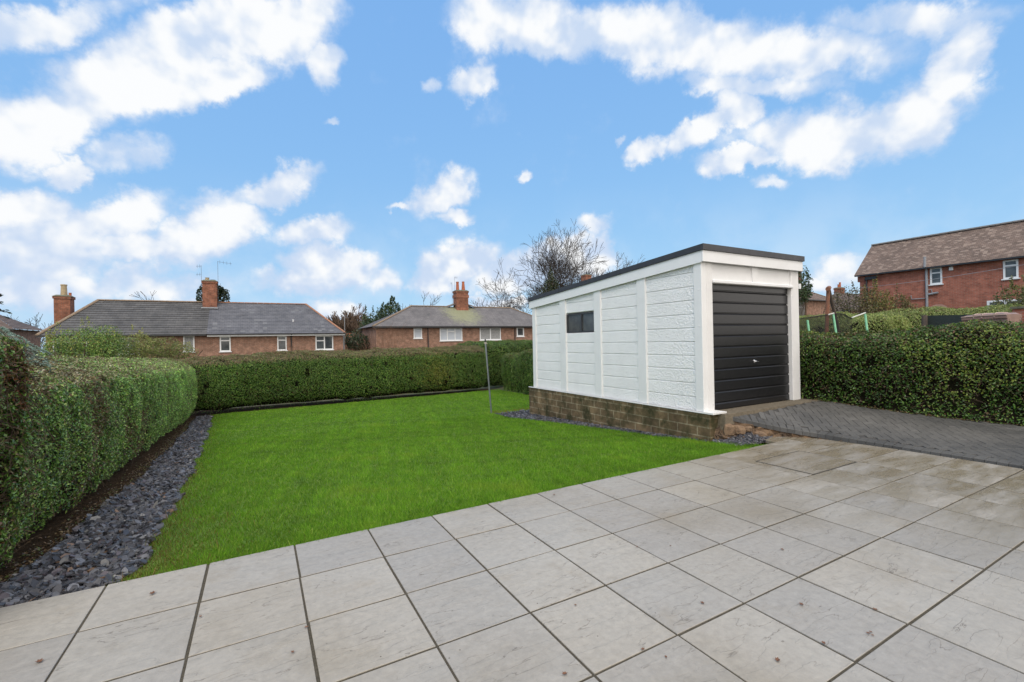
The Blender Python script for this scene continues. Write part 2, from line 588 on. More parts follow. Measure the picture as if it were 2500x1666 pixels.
def grass():
    n = 420000
    # denser near the camera
    t = RNG.random(n) ** 1.55
    v = 4.215 + t * 13.5
    ul = np.interp(v, LAWN_L_V, LAWN_L_U) + .03 * np.sin(v * 3.1) + .018 * np.sin(v * 8.3)
    ur = np.interp(v, LAWN_R_V, LAWN_R_U)
    u = ul - .03 + (ur - ul + .03) * RNG.random(n)
    v = far_edge(u, v)
    P = np.stack([u, v, lawnz(v)], 1)
    patch = wob(P * np.array([1, 1, 0]), 1.6) * .5 + wob(P * np.array([1, 1, 0]), 4.5, 3) * .5
    edge = np.exp(-np.maximum(u - ul, 0) / np.where(v < 5.9, .30, .13)) * np.where(v < 9, 1, .4)
    # straw-coloured worn edge by the slate
    far = np.clip((v - 4.2) / 13, 0, 1)
    H = RNG.uniform(.022, .05, n) * (1 + .25 * patch) * (1 - .2 * far)
    tall = RNG.random(n) < .03
    H = np.where(tall, H * 1.9, H) * (1 + .22 * wob(P * np.array([1, 1, 0]), 13.0, 5))
    H = H * np.where(RNG.random(n) < edge * .8, .45, 1)
    wdt = RNG.uniform(.0016, .0034, n) * (1 + 1.5 * far)
    ang = RNG.uniform(0, 6.283, n)
    bx = np.stack([np.cos(ang), np.sin(ang), np.zeros(n)], 1)
    la = RNG.uniform(0, 6.283, n)
    lean = np.stack([np.cos(la), np.sin(la), np.zeros(n)], 1) * (H * RNG.uniform(.2, 1.1, n))[:, None]
    up = np.stack([np.zeros(n), np.zeros(n), H], 1)
    V = np.stack([P - bx * wdt[:, None], P + bx * wdt[:, None], P + up + lean], 1).reshape(-1, 3)
    c = palette(n, [(.095, .225, .015), (.14, .30, .02), (.20, .37, .03), (.29, .38, .065)], [3, 4, 2.2, .8], .2)
    fine = wob(P * np.array([1, 1, 0]), 13.0, 5)
    c = c * (1 + .27 * patch + .17 * fine)[:, None]
    yel = sstep(patch, .35, 1.1)[:, None] * .35
    c = c * (1 - yel) + np.array([.25, .29, .035]) * yel
    st = (RNG.random(n) < edge * .9)[:, None]
    c = np.where(st, palette(n, [(.22, .15, .05), (.15, .12, .035), (.11, .13, .03)], [2, 1.5, 1.5]), c)
    # a thin straw line where turf meets the slates behind the post
    rim = ((v > 11.4) & (v < 12.0) & (u > 5.8) & (RNG.random(n) < .5))[:, None]
    c = np.where(rim, np.array([.25, .18, .04]), c)
    cc = np.repeat(c, 3, 0)
    o = mesh_np('grass', V, np.arange(3 * n).reshape(-1, 3), leafmat('grass_blade', .55, .15, .4), col=cc)
    tag(o, 'short mown green grass covering the whole lawn', 'grass', kind='stuff')


grass()


# ------------------------------------------------------------------ slate chippings
M_slate = None


def slate_mat():
    m, nt, bs = nodes_of('slate_chip')
    a = nt.nodes.new('ShaderNodeAttribute'); a.attribute_name = 'Col'
    n = tex_noise(nt, coord(nt), 40, 5, .6)
    c = mixc(nt, 1.0, a.outputs['Color'], ramp(nt, n, [(.3, (.7, .7, .7)), (.7, (1.25, 1.25, 1.25))]), 'MULTIPLY')
    nt.links.new(c, bs.inputs['Base Color'])
    bs.inputs['Roughness'].default_value = .5
    bump(nt, bs, n, .25, .004)
    return m


M_slate = slate_mat()


def chips(name, label, P, size):
    n = len(P)
    # two random angles: heading and tilt
    az = RNG.uniform(0, 6.283, n); tx = RNG.normal(0, .38, n); ty = RNG.normal(0, .38, n)
    L = size * RNG.uniform(.55, 1.5, n); W = L * RNG.uniform(.4, .75, n); T = L * RNG.uniform(.1, .22, n)
    base = np.array([(-1, -.35), (-.45, -1), (.65, -.8), (1, .1), (.4, .95), (-.7, .7)])
    V = np.zeros((n, 12, 3))
    for k in range(6):
        j = RNG.uniform(.7, 1.15, (n, 2))
        x = base[k, 0] * L * .5 * j[:, 0]; y = base[k, 1] * W * .5 * j[:, 1]
        for lv in (0, 1):
            V[:, k + 6 * lv] = np.stack([x * (1 - .06 * lv), y * (1 - .06 * lv), (lv - .5) * T], 1)
    # tilt
    z = V[:, :, 2] + V[:, :, 0] * tx[:, None] + V[:, :, 1] * ty[:, None]
    c, s = np.cos(az)[:, None], np.sin(az)[:, None]
    X = V[:, :, 0] * c - V[:, :, 1] * s; Y = V[:, :, 0] * s + V[:, :, 1] * c
    V = np.stack([X, Y, z], -1) + P[:, None, :]
    b = np.arange(n)[:, None] * 12
    me_quads = np.concatenate([b + np.array([[k, (k + 1) % 6, (k + 1) % 6 + 6, k + 6]]) for k in range(6)]
                              + [b + np.array([[6, 7, 8, 9]]), b + np.array([[9, 10, 11, 6]])])
    col = palette(n, [(.07, .072, .084), (.036, .037, .046), (.125, .128, .145), (.085, .073, .086), (.19, .185, .18), (.18, .11, .065)],
                  [4, 3, 2.5, 1, .5, .25], .22)
    o = mesh_np(name, V.reshape(-1, 3), me_quads, M_slate, col=np.repeat(col, 12, 0))
    return tag(o, label, 'slate chippings', kind='stuff')


def slate_l(v): return float(np.interp(v, [4.2, 4.7, 5.3, 6.3, 7.7, 9.3, 13.6, 17.3], [-1.95, -1.66, -1.6, -1.64, -1.58, -1.57, -1.61, -1.72])) + .03 * math.sin(v * 2.3)


M_bed = mat('slate_bed', (.03, .03, .036), (.05, .048, .05), rough=.95, scale=20)
loft_sheet('slate_bed', list(np.linspace(4.215, 17.4, 50)), slate_l, lawn_l, lambda u, v: lawnz(v) - .008, M_bed, 6)
n = 15000
t = RNG.random(n) ** 1.25; v = 4.25 + t * 13.0
ul = np.array([slate_l(q) for q in v]); ur = np.array([lawn_l(q) for q in v])
u = ul + (ur - ul) * RNG.beta(.9, .9, n) + RNG.normal(0, .02, n)
keep = v > 4.27
P = np.stack([u, v, lawnz(v) + RNG.uniform(-.005, .03, n)], 1)[keep]
chips('slate_chippings', 'strip of blue grey slate chippings between the left hedge and the lawn', P, .068)


def slate_in(v): return float(np.interp(v, LAWN_R_V[:10], LAWN_R_U[:10]))


def slate_out(v):
    return float(np.interp(v, [4.45, 4.6, 4.9, 5.06, 5.07, 10.77, 10.78, 11.6], [7.2, 7.9, 7.9, 7.7, 6.54, 6.54, 8.0, 8.0]))


loft_sheet('slate_border', [4.46, 4.6, 4.9, 5.05, 5.08] + list(np.linspace(5.2, 10.7, 20)) + [10.8, 11.5], slate_in, slate_out,
           lambda u, v: lawnz(v) - .008, M_bed, 6)
pts = []
while len(pts) < 5200:
    v = random.uniform(4.42, 11.55)
    a, b = slate_in(v), slate_out(v)
    if v < 5.06: b = min(b, 7.85)
    u = random.uniform(a, max(b, a + .03))
    if u > 6.54 and 5.06 < v < 10.78: continue
    if random.random() > (.9 if v < 5.1 or v > 10.7 else .75): continue
    heap = .2 * math.exp(-((u - 7.25) ** 2 / .2 + (v - 4.95) ** 2 / .1)) if v < 5.1 else 0
    pts.append((u, v, float(lawnz(v)) + heap + random.uniform(-.004, .03)))
for k in range(2600):
    u = random.uniform(6.55, 7.95); v = random.uniform(4.5, 5.0)
    heap = .2 * math.exp(-((u - 7.25) ** 2 / .2 + (v - 4.95) ** 2 / .1))
    if v > 4.45 + (u - 6.6) * .05: pts.append((u, v, float(lawnz(v)) + heap * random.uniform(.6, 1.0) + random.uniform(0, .02)))
chips('slate_chippings', 'grey slate chippings heaped along the base of the white garage', np.array(pts), .055)

# ------------------------------------------------------------------ patio
def patio_mat():
    m, nt, bs = nodes_of('riven_paving')
    L = nt.links.new
    oc = coord(nt)
    a = nt.nodes.new('ShaderNodeAttribute'); a.attribute_name = 'Col'      # random per slab
    ad = nt.nodes.new('ShaderNodeVectorMath'); ad.operation = 'MULTIPLY_ADD'
    ad.inputs[1].default_value = (37, 53, 11)
    L(a.outputs['Color'], ad.inputs[0]); L(oc, ad.inputs[2])
    mp = nt.nodes.new('ShaderNodeMapping'); mp.inputs['Scale'].default_value = (.65, 2.5, 1)
    L(ad.outputs[0], mp.inputs['Vector'])
    sa = nt.nodes.new('ShaderNodeSeparateColor'); L(a.outputs['Color'], sa.inputs[0])
    n1 = tex_noise(nt, mp.outputs[0], 1.9, 5, .5)
    # terraces of the split stone and thin dark ledges between them
    mu = nt.nodes.new('ShaderNodeMath'); mu.operation = 'MULTIPLY'; L(n1, mu.inputs[0]); mu.inputs[1].default_value = 9
    fr = nt.nodes.new('ShaderNodeMath'); fr.operation = 'FRACT'; L(mu.outputs[0], fr.inputs[0])
    fl = nt.nodes.new('ShaderNodeMath'); fl.operation = 'FLOOR'; L(mu.outputs[0], fl.inputs[0])
    ledge = ramp(nt, fr.outputs[0], [(0, (1, 1, 1)), (.07, (0, 0, 0)), (1, (0, 0, 0))])
    n3 = tex_noise(nt, ad.outputs[0], 4.0, 3, .5)
    gate = ramp(nt, n3, [(.48, (0, 0, 0)), (.62, (1, 1, 1))])
    lm = mixc(nt, 1.0, ledge, gate, 'MULTIPLY')
    n2 = tex_noise(nt, oc, .55, 6, .6)
    n4 = tex_noise(nt, ad.outputs[0], 22, 6, .7)
    base = ramp(nt, n2, [(.34, (.345, .327, .30)), (.52, (.32, .297, .265)), (.68, (.265, .235, .19))])
    base = mixc(nt, 1.0, base, ramp(nt, sa.outputs[0], [(0, (.90, .905, .92)), (.5, (1, 1, .99)), (1, (1.06, 1.045, 1.01))]), 'MULTIPLY')
    base = mixc(nt, 1.0, base, ramp(nt, n4, [(.3, (.86, .86, .86)), (.7, (1.1, 1.1, 1.1))]), 'MULTIPLY')
    n5 = tex_noise(nt, oc, 1.7, 8, .72)
    base = mixc(nt, ramp(nt, n5, [(.56, (0, 0, 0)), (.74, (.5, .5, .5))]), base, (.25, .205, .145))
    # brown-green patina on the damp slabs towards the driveway
    sp_ = nt.nodes.new('ShaderNodeSeparateXYZ'); L(oc, sp_.inputs[0])
    mr = nt.nodes.new('ShaderNodeMapRange'); mr.interpolation_type = 'SMOOTHSTEP'; L(sp_.outputs[0], mr.inputs['Value'])
    mr.inputs['From Min'].default_value = 3.2; mr.inputs['From Max'].default_value = 6.6; mr.inputs['To Max'].default_value = .9
    n6 = tex_noise(nt, mp.outputs[0], 1.6, 7, .65)
    pm = mixc(nt, 1.0, mr.outputs[0], ramp(nt, n6, [(.36, (.15, .15, .15)), (.60, (1, 1, 1))]), 'MULTIPLY')
    base = mixc(nt, pm, base, (.20, .165, .11))
    # small specks of grit and lichen
    vo = nt.nodes.new('ShaderNodeTexVoronoi'); vo.inputs['Scale'].default_value = 13; L(ad.outputs[0], vo.inputs['Vector'])
    sp = ramp(nt, vo.outputs['Distance'], [(0, (1, 1, 1)), (.045, (1, 1, 1)), (.07, (0, 0, 0))])
    sc = nt.nodes.new('ShaderNodeSeparateColor'); L(vo.outputs['Color'], sc.inputs[0])
    sp = mixc(nt, 1.0, sp, ramp(nt, sc.outputs[0], [(.86, (0, 0, 0)), (.88, (1, 1, 1))]), 'MULTIPLY')
    base = mixc(nt, sp, base, (.08, .065, .05))
    lf = nt.nodes.new('ShaderNodeMath'); lf.operation = 'MULTIPLY'; L(lm, lf.inputs[0]); lf.inputs[1].default_value = .85
    base = mixc(nt, lf.outputs[0], base, (.12, .10, .08))
    L(base, bs.inputs['Base Color'])
    L(mixc(nt, pm, ramp(nt, tex_noise(nt, oc, .8, 5, .6), [(.35, (.62, .62, .62)), (.7, (.40, .40, .40))]), (.21, .21, .21)), bs.inputs['Roughness'])
    bs.inputs['Specular IOR Level'].default_value = .5
    st = nt.nodes.new('ShaderNodeMath'); st.operation = 'MULTIPLY_ADD'; L(n4, st.inputs[0]); st.inputs[1].default_value = .5
    L(fl.outputs[0], st.inputs[2])
    sm = nt.nodes.new('ShaderNodeMath'); sm.operation = 'MULTIPLY_ADD'; L(mu.outputs[0], sm.inputs[0]); sm.inputs[1].default_value = .25; L(st.outputs[0], sm.inputs[2])
    bump(nt, bs, sm.outputs[0], .8, .007)
    return m


M_paving = patio_mat()
TU = [.6 * (b + 2.383) for b in range(-12, 12)]; TV = [.6 * (7.0419 - 1.013 * a) for a in range(0, 16)]


def patio():
    Vs, Fs, Cs = [], [], []
    g = .0075
    bases = 0
    for i in range(len(TU) - 1):
        for j in range(len(TV) - 1):
            u0, u1, v1, v0 = TU[i], TU[i + 1], TV[j], TV[j + 1]
            jx, jy = random.uniform(-.002, .002), random.uniform(-.002, .002)
            u0 += g + jx + random.uniform(-.0015, .0015); u1 -= g - jx; v0 += g + jy; v1 -= g - jy
            if j == 0: v1 = TV[0]
            if i == len(TU) - 2: u1 += .02
            tz = [random.uniform(-.002, .002) for _ in range(4)]
            r = .002
            lo = [(u0, v0), (u1, v0), (u1, v1), (u0, v1)]
            hi = [(u0 + r, v0 + r), (u1 - r, v0 + r), (u1 - r, v1 - r), (u0 + r, v1 - r)]
            V = [(x, y, -.045) for x, y in lo] + [(x, y, -r + q) for (x, y), q in zip(lo, tz)] + [(x, y, q) for (x, y), q in zip(hi, tz)]
            b = len(Vs)
            Vs += V
            for k in range(4):
                q = (k + 1) % 4
                Fs += [(b + k, b + q, b + 4 + q, b + 4 + k), (b + 4 + k, b + 4 + q, b + 8 + q, b + 8 + k)]
            Fs.append((b + 8, b + 9, b + 10, b + 11))
            c = [random.random(), random.random(), random.random()]
            Cs += [c] * 12
    o = mesh_np('patio', np.array(Vs), np.array(Fs), M_paving, col=np.array(Cs))
    tag(o, kind='structure')
    mj = mat('joint_mortar', (.05, .042, .028), (.085, .072, .05), rough=.95, scale=60, bumps=.8, bscale=300, bdist=.004)
    mb = MB(); mb.box((TU[0], TV[-1], -.14), (TU[-1], TV[0] - .006, -.0055))
    tag(mb.build('patio_base', mj), kind='structure')


patio()

# loose paving slab beyond the patio corner
s = MB(); s.rbox((7.11, 4.245, -.06), (7.79, 4.67, -.006), .006)
o = s.build('paving_slab', M_paving)
tag(o, 'loose stone slab laid beside the raised driveway edge beyond the patio', 'paving slab')

# recessed inspection cover let into the patio
ca = [on_z(1853, 1122, .004), on_z(1952, 1100, .004), on_z(2086, 1132, .004), on_z(1986, 1160, .004)]
cu0, cu1 = 6.55, 7.42
cc = [Vector((p[0], p[1], 0)) for p in ca]
e = empty('inspection_cover', (float(np.mean([p[0] for p in ca])), float(np.mean([p[1] for p in ca])), 0),
          'recessed stone filled inspection cover with thin metal edges let into the patio', 'manhole cover')
u0, u1 = min(p[0] for p in ca) + .02, max(p[0] for p in ca) - .02
v0, v1 = min(p[1] for p in ca) + .02, max(p[1] for p in ca) - .02
fr = MB()
for (a, b) in (((u0, v0), (u1, v0 + .012)), ((u0, v1 - .012), (u1, v1)), ((u0, v0 + .012), (u0 + .012, v1 - .012)), ((u1 - .012, v0 + .012), (u1, v1 - .012))):
    fr.box((a[0], a[1], .001), (b[0], b[1], .0032))
fr.build('frame', mat('cover_edge', (.06, .055, .05), (.10, .09, .075), rough=.6, metallic=.4), e)
cvm = MB(); cvm.box((u0 + .018, v0 + .018, .0005), (u1 - .018, v1 - .018, .0040))
cvm.build('cover', M_paving, e)

# ------------------------------------------------------------------ driveway
DV = [4.93, 4.72, 4.4, 4.0, 3.1, 1.8, -4.0]
DLU = [6.75, 7.24, 7.58, 7.86, 8.0, 8.07, 8.1]; DLZ = [.375, .235, .14, .08, .045, .035, .03]
DRV = [5.3, 4.9, 4.5, 3.85, 3.1, 2.2, -4.0]
DRU = [9.6, 9.6, 9.65, 9.8, 10.05, 10.5, 11.6]; DRZ = [.4, .39, .36, .30, .235, .175, .10]


def dl(v): return float(np.interp(-v, [-q for q in DV], DLU))
def dr(v): return float(np.interp(-v, [-q for q in DRV], DRU))


def dz(u, v):
    zl = np.interp(-v, [-q for q in DV], DLZ); zr = np.interp(-v, [-q for q in DRV], DRZ)
    t = np.clip((u - dl(v)) / (dr(v) - dl(v)), 0, 1)
    t = t * t * (3 - 2 * t)
    return float(zl * (1 - t) + zr * t)


M_block = None


def block_mat():
    m, nt, bs = nodes_of('charcoal_block')
    a = nt.nodes.new('ShaderNodeAttribute'); a.attribute_name = 'Col'
    n = tex_noise(nt, coord(nt), 90, 5, .7)
    n2 = tex_noise(nt, coord(nt), 1.3, 5, .6)
    c = mixc(nt, 1.0, a.outputs['Color'], ramp(nt, n, [(.3, (.7, .7, .7)), (.7, (1.3, 1.3, 1.3))]), 'MULTIPLY')
    c = mixc(nt, 1.0, c, ramp(nt, n2, [(.35, (.8, .8, .8)), (.68, (1.35, 1.32, 1.28))]), 'MULTIPLY')
    nt.links.new(c, bs.inputs['Base Color'])
    bs.inputs['Roughness'].default_value = .55
    bump(nt, bs, n, .35, .003)
    return m


M_block = block_mat()


def driveway():
    rows = [4.93, 4.82, 4.72, 4.56, 4.4, 4.2, 4.0, 3.5, 3.1, 2.5, 1.8, 0, -2, -4]
    o = loft_sheet('driveway_bed', rows, dl, dr, lambda u, v: dz(u, v) - .012, mat('block_joint', (.045, .044, .043), (.06, .057, .054), rough=.9), 14)
    Vs, Fs, Cs = [], [], []

    def block(corners):
        # corners: four (u,v); lay a chamfered block on the surface
        b = len(Vs)
        cx = sum(p[0] for p in corners) / 4; cy_ = sum(p[1] for p in corners) / 4
        dzr = random.uniform(-.0015, .0015)
        for (p, q) in corners: Vs.append((p, q, dz(p, q) - .012 + dzr))
        for (p, q) in corners: Vs.append((p, q, dz(p, q) - .004 + dzr))
        for (p, q) in corners:
            pu, qv = cx + (p - cx) * .97, cy_ + (q - cy_) * .97
            Vs.append((pu, qv, dz(pu, qv) + dzr))
        for k in range(4):
            q = (k + 1) % 4
            Fs.extend([(b + k, b + q, b + 4 + q, b + 4 + k), (b + 4 + k, b + 4 + q, b + 8 + q, b + 8 + k)])
        Fs.append((b + 8, b + 9, b + 10, b + 11))
        g = random.uniform(.075, .09)
        Cs.extend([(g * 1.02, g, g * .96)] * 12)
    w, l, g = .1, .2, .0025
    c45 = math.sqrt(.5)
    # herringbone lattice: two blocks per cell, basis (w, w) and (l, -l)
    for a in range(-120, 120):
        for b_ in range(-60, 60):
            ox = a * w + b_ * l; oy = a * w - b_ * l
            for (x0, y0, x1, y1) in ((ox, oy, ox + l, oy + w), (ox, oy + w, ox + w, oy + w + l)):
                cs = [(x0 + g, y0 + g), (x1 - g, y0 + g), (x1 - g, y1 - g), (x0 + g, y1 - g)]
                cs = [((p - q) * c45 + 9.0, (p + q) * c45 + 2.0) for p, q in cs]
                cu = sum(p[0] for p in cs) / 4; cv_ = sum(p[1] for p in cs) / 4
                if cv_ < -3 or cv_ > 4.86: continue
                if cu < dl(cv_) + .26 or cu > dr(cv_) - .03: continue
                # stay clear of the edging course
                ok = True
                for vq in (cv_ - .1, cv_ + .1):
                    if cu < dl(min(vq, 4.9)) + .2: ok = False
                if ok: block(cs)
    # edging course along the patio side
    pts = []
    for v in np.linspace(4.93, -3.5, 600): pts.append((dl(v), v))
    pts = np.array(pts); seg = np.linalg.norm(np.diff(pts, axis=0), axis=1); cum = np.concatenate([[0], np.cumsum(seg)])
    s_ = 0
    while s_ + .105 < cum[-1]:
        a = np.array([np.interp(s_ + .002, cum, pts[:, 0]), np.interp(s_ + .002, cum, pts[:, 1])])
        b = np.array([np.interp(s_ + .103, cum, pts[:, 0]), np.interp(s_ + .103, cum, pts[:, 1])])
        d = (b - a) / np.linalg.norm(b - a); nrm = np.array([-d[1], d[0]])
        if nrm[0] < 0: nrm = -nrm
        block([tuple(a), tuple(a + nrm * .198), tuple(b + nrm * .198), tuple(b)])
        # exposed outer face of the edging block
        bq = len(Vs)
        for p in (a, b): Vs.append((p[0] - .001, p[1], dz(p[0], p[1]) - .07))
        for p in (b, a): Vs.append((p[0] - .001, p[1], dz(p[0], p[1]) - .005))
        Fs.append((bq, bq + 1, bq + 2, bq + 3)); gq = random.uniform(.06, .09); Cs.extend([(gq, gq, gq)] * 4)
        s_ += .105
    o = mesh_np('driveway', np.array(Vs), np.array(Fs), M_block, col=np.array(Cs))
    tag(o, kind='structure')


driveway()

# earth and broken footing under the exposed driveway edge
def earth_bank():
    m = mat('broken_footing', (.20, .125, .07), (.09, .06, .04), rough=.95, scale=9, bumps=1.0, bscale=35, bdist=.03)
    Vs = []; nu, nt_ = 40, 9
    for i in range(nu):
        v = 5.02 - (5.02 - 3.6) * i / (nu - 1)
        u = dl(min(v, 4.93)); zt = dz(u, min(v, 4.93)) - .05
        d = np.array([-.75, -.55]) / .93
        for j in range(nt_):
            t = j / (nt_ - 1)
            r = .26 * t * (1 if v > 4.5 else .3)
            x = u + d[0] * r + .03; y = v + d[1] * r * .4 + .02
            z = zt * (1 - t) + (-.08) * t
            jit = .035 if 0 < j else .008
            Vs.append((x + random.uniform(-jit, jit), y + random.uniform(-jit, jit), z + random.uniform(-jit, jit)))
    i = (np.arange(nu - 1)[:, None] * nt_ + np.arange(nt_ - 1)[None, :]).ravel()
    o = mesh_np('earth_bank', np.array(Vs), np.stack([i, i + 1, i + nt_ + 1, i + nt_], 1), m)
    tag(o, kind='structure')


earth_bank()


def rock(name, c, size, m, seed, label, cat, group=None):
    r = np.random.default_rng(seed)
    import bmesh
    bm = bmesh.new(); bmesh.ops.create_icosphere(bm, subdivisions=2, radius=1)
    sx, sy, sz = size
    for v in bm.verts:
        k = 1 + .22 * math.sin(v.co.x * 3 + seed) * math.cos(v.co.y * 4 + seed) + float(r.uniform(-.1, .1))
        p = v.co * k
        # squash towards a block
        q = [math.copysign(abs(a) ** .6, a) for a in p]
        v.co = (q[0] * sx, q[1] * sy, q[2] * sz)
    me = bpy.data.meshes.new(name); bm.to_mesh(me); bm.free()
    o = link(name, me, m); o.location = c; o.rotation_euler = (float(r.uniform(-.2, .2)), float(r.uniform(-.2, .2)), float(r.uniform(0, 3)))
    return tag(o, label, cat, group)


m_st = mat('tan_rubble', (.25, .165, .10), (.13, .085, .055), rough=.95, scale=12, bumps=.8, bscale=40, bdist=.02)
rock('stone', (6.98, 4.86, .10), (.15, .10, .09), m_st, 3, 'largest tan broken stone under the driveway edge beside the garage plinth', 'stone')
rock('stone', (7.28, 4.62, .02), (.10, .07, .06), m_st, 5, 'small brown stone lying below the curved block edging', 'stone')
rock('stone', (6.78, 4.85, .12), (.09, .06, .11), m_st, 11, 'upright brown broken stone against the front end of the garage plinth', 'stone')
rock('stone', (7.12, 4.74, .12), (.08, .06, .045), m_st, 14, 'flat brown stone fragment wedged just under the curved block edging', 'stone')
rock('stone', (6.80, 4.93, .27), (.07, .06, .05), m_st, 8, 'lump of broken mortar at the top corner of the garage plinth', 'stone')


# ------------------------------------------------------------------ the white garage
def garage():
    g = empty('garage', (8.0, 5.14, .4), 'white sectional concrete garage with black felt roof edge and black up and over door', 'garage')
    U0 = 6.554; UF = 9.46; V0, V1 = 5.14, 10.6

    def white(name, bscale, bs_, c=(.84, .84, .84), dist=.012):
        m, nt, b = nodes_of(name)
        oc = coord(nt)
        n = tex_noise(nt, oc, bscale, 5, .6)
        n2 = tex_noise(nt, oc, 2.0, 7, .7)
        cc = ramp(nt, n2, [(.3, tuple(x * .93 for x in c)), (.6, c)])
        nt.links.new(cc, b.inputs['Base Color']); b.inputs['Roughness'].default_value = .55
        b.inputs['Specular IOR Level'].default_value = .35
        bump(nt, b, n, bs_, dist)
        return m
    m_panel = white('white_textured_render', 32, 1.0, (.90, .89, .885), dist=.032)
    m_post = white('white_masonry_paint', 70, .18, (.76, .755, .75))
    m_rough = white('white_roughcast', 45, .6, (.74, .73, .72))
    m_fas = white('white_fascia_paint', 30, .08, (.78, .78, .785))
    zf = lambda v: 2.937 + (2.546 - 2.937) * (v - V0) / (10.684 - V0)     # bottom of the side fascia
    # panels made of textured boards
    posts = [(5.14, 5.305), (6.43, 6.655), (7.757, 7.985), (9.06, 9.308), (10.437, 10.6)]
    zs = [.385] + [.632 + .2400 * k for k in range(10)]
    for k in range(4):
        a, b = posts[k][1], posts[k + 1][0]
        top = zf(a) + .06
        pb = MB()
        for i in range(len(zs)):
            z0 = zs[i]; z1 = min(zs[i + 1] if i + 1 < len(zs) else 9, top)
            if z0 >= top - .01: break
            if k == 2 and 1.80 < z0 < 2.06 or (k == 2 and 2.05 < z0 < 2.2): continue
            q = .016
            pb.extrude([(U0 + .10, z0), (U0 + .045, z0), (U0 + .03, z0 + q), (U0 + .03, z1 - q * .7), (U0 + .042, z1 - .001), (U0 + .10, z1 - .001)], 'y', a - .03, b + .03)
        pb.build('wall_panel', m_panel, g)
    for k, (a, b) in enumerate(posts):
        p = MB()
        zt = zf(b) + .06
        p.rbox((U0, a, .40), (U0 + .12, b, zt), .008)
        for z in np.arange(.62, zt - .15, .62):
            c = (a + b) / 2 + (.03 if k else -.02)
            p.tube([(U0 - .008, c, z), (U0 + .01, c, z)], [.008, .012], 8)
        p.build('corner_post' if k in (0, 4) else 'cover_strip', m_post, g)
    # window in the third bay
    wz0, wz1, wa, wb = 1.845, 2.292, 7.985, 9.06
    w = MB()
    for (a, b, c, d) in ((wa, wb, wz0, wz0 + .03), (wa, wb, wz1 - .03, wz1), (wa, wa + .03, wz0 + .03, wz1 - .03), (wb - .03, wb, wz0 + .03, wz1 - .03),
                         (8.47, 8.51, wz0 + .03, wz1 - .03)):
        w.box((U0 + .035, a, c), (U0 + .10, b, d))
    fo = w.build('window_frame', mat('dark_grey_frame', (.035, .036, .04), (.05, .05, .055), rough=.45), g)
    gl = MB()
    gl.box((U0 + .065, wa + .03, wz0 + .03), (U0 + .075, 8.47, wz1 - .03)); gl.box((U0 + .065, 8.51, wz0 + .03), (U0 + .075, wb - .03, wz1 - .03))
    gl.build('pane', glass_dark('dusty_dark_glass', (.045, .05, .055), (.085, .09, .09), 5, .12), fo)
    # rear and far walls
    bw = MB(); bw.box((U0 + .11, V1 - .08, .4), (UF, V1 - .005, 2.52)); bw.build('rear_wall', m_panel, g)
    fw = MB(); fw.box((UF - .1, V0 + .1, .4), (UF - .003, V1 - .09, 2.50)); fw.build('far_wall', m_panel, g)
    # fascias
    f = MB()
    f.hexa([(U0 - .028, V0 - .03, zf(V0)), (U0 + .0, V0 - .03, zf(V0)), (U0 + .0, 10.70, zf(10.7)), (U0 - .028, 10.70, zf(10.7))],
           [(U0 - .028, V0 - .03, zf(V0) + .195), (U0 + .0, V0 - .03, zf(V0) + .195), (U0 + .0, 10.70, zf(10.7) + .2), (U0 - .028, 10.70, zf(10.7) + .2)])
    f.build('fascia_board', m_fas, g)
    f = MB(); f.rbox((U0 - .028, V0 - .06, 2.945), (UF + .05, V0 - .032, 3.137), .004)
    f.build('fascia_board', m_fas, g)
    f = MB(); f.box((UF + .005, V0 - .03, 2.6), (UF + .03, 10.7, 2.7)); f.build('fascia_board', m_fas, g)
    # felt roof with black drip edge
    r = MB()
    zt = lambda v: 3.135 + (2.748 - 3.135) * (v - V0) / (10.7 - V0)
    a0, a1, b0, b1 = U0 - .05, UF + .075, V0 - .085, 10.72
    r.hexa([(a0, b0, zt(b0)), (a1, b0, zt(b0)), (a1, b1, zt(b1)), (a0, b1, zt(b1))],
           [(a0, b0, zt(b0) + .10), (a1, b0, zt(b0) + .10), (a1, b1, zt(b1) + .10), (a0, b1, zt(b1) + .10)])
    # overlapping cap of the edge trim
    for v in (7.05, 9.25):
        r.hexa([(a0 - .003, v, zt(v) - .004), (a0 + .02, v, zt(v) - .004), (a0 + .02, v + .02, zt(v + .02) - .004), (a0 - .003, v + .02, zt(v + .02) - .004)],
               [(a0 - .003, v, zt(v) + .104), (a0 + .02, v, zt(v) + .104), (a0 + .02, v + .02, zt(v + .02) + .104), (a0 - .003, v + .02, zt(v + .02) + .104)])
    r.build('roof', mat('black_roof_edge', (.028, .029, .034), (.042, .042, .048), rough=.5, scale=10, bumps=.2, bscale=120), g)
    # front: returns, lintel, drip bar, keystone
    p = MB(); p.rbox((U0 + .12, V0 + .002, .40), (6.84, V0 + .12, 2.97), .008)
    p.tube([(6.80, V0 - .006, .52), (6.80, V0 + .01, .52)], .012, 8)
    p.build('front_pier', m_rough, g)
    p = MB(); p.rbox((9.20, V0 + .002, .385), (UF, V0 + .12, 2.97), .008)
    for z in (.6, .75, 1.2, 1.9, 2.45): p.tube([(9.25, V0 - .005, z), (9.25, V0 + .01, z)], [.008, .012], 8)
    p.build('front_pier', m_rough, g)
    p = MB(); p.box((6.84, V0 + .03, 2.665), (9.20, V0 + .12, 2.97)); p.build('lintel', m_post, g)
    p = MB(); p.rbox((6.845, V0 - .03, 2.60), (9.235, V0 + .115, 2.662), .012); p.build('drip_bar', m_fas, g)
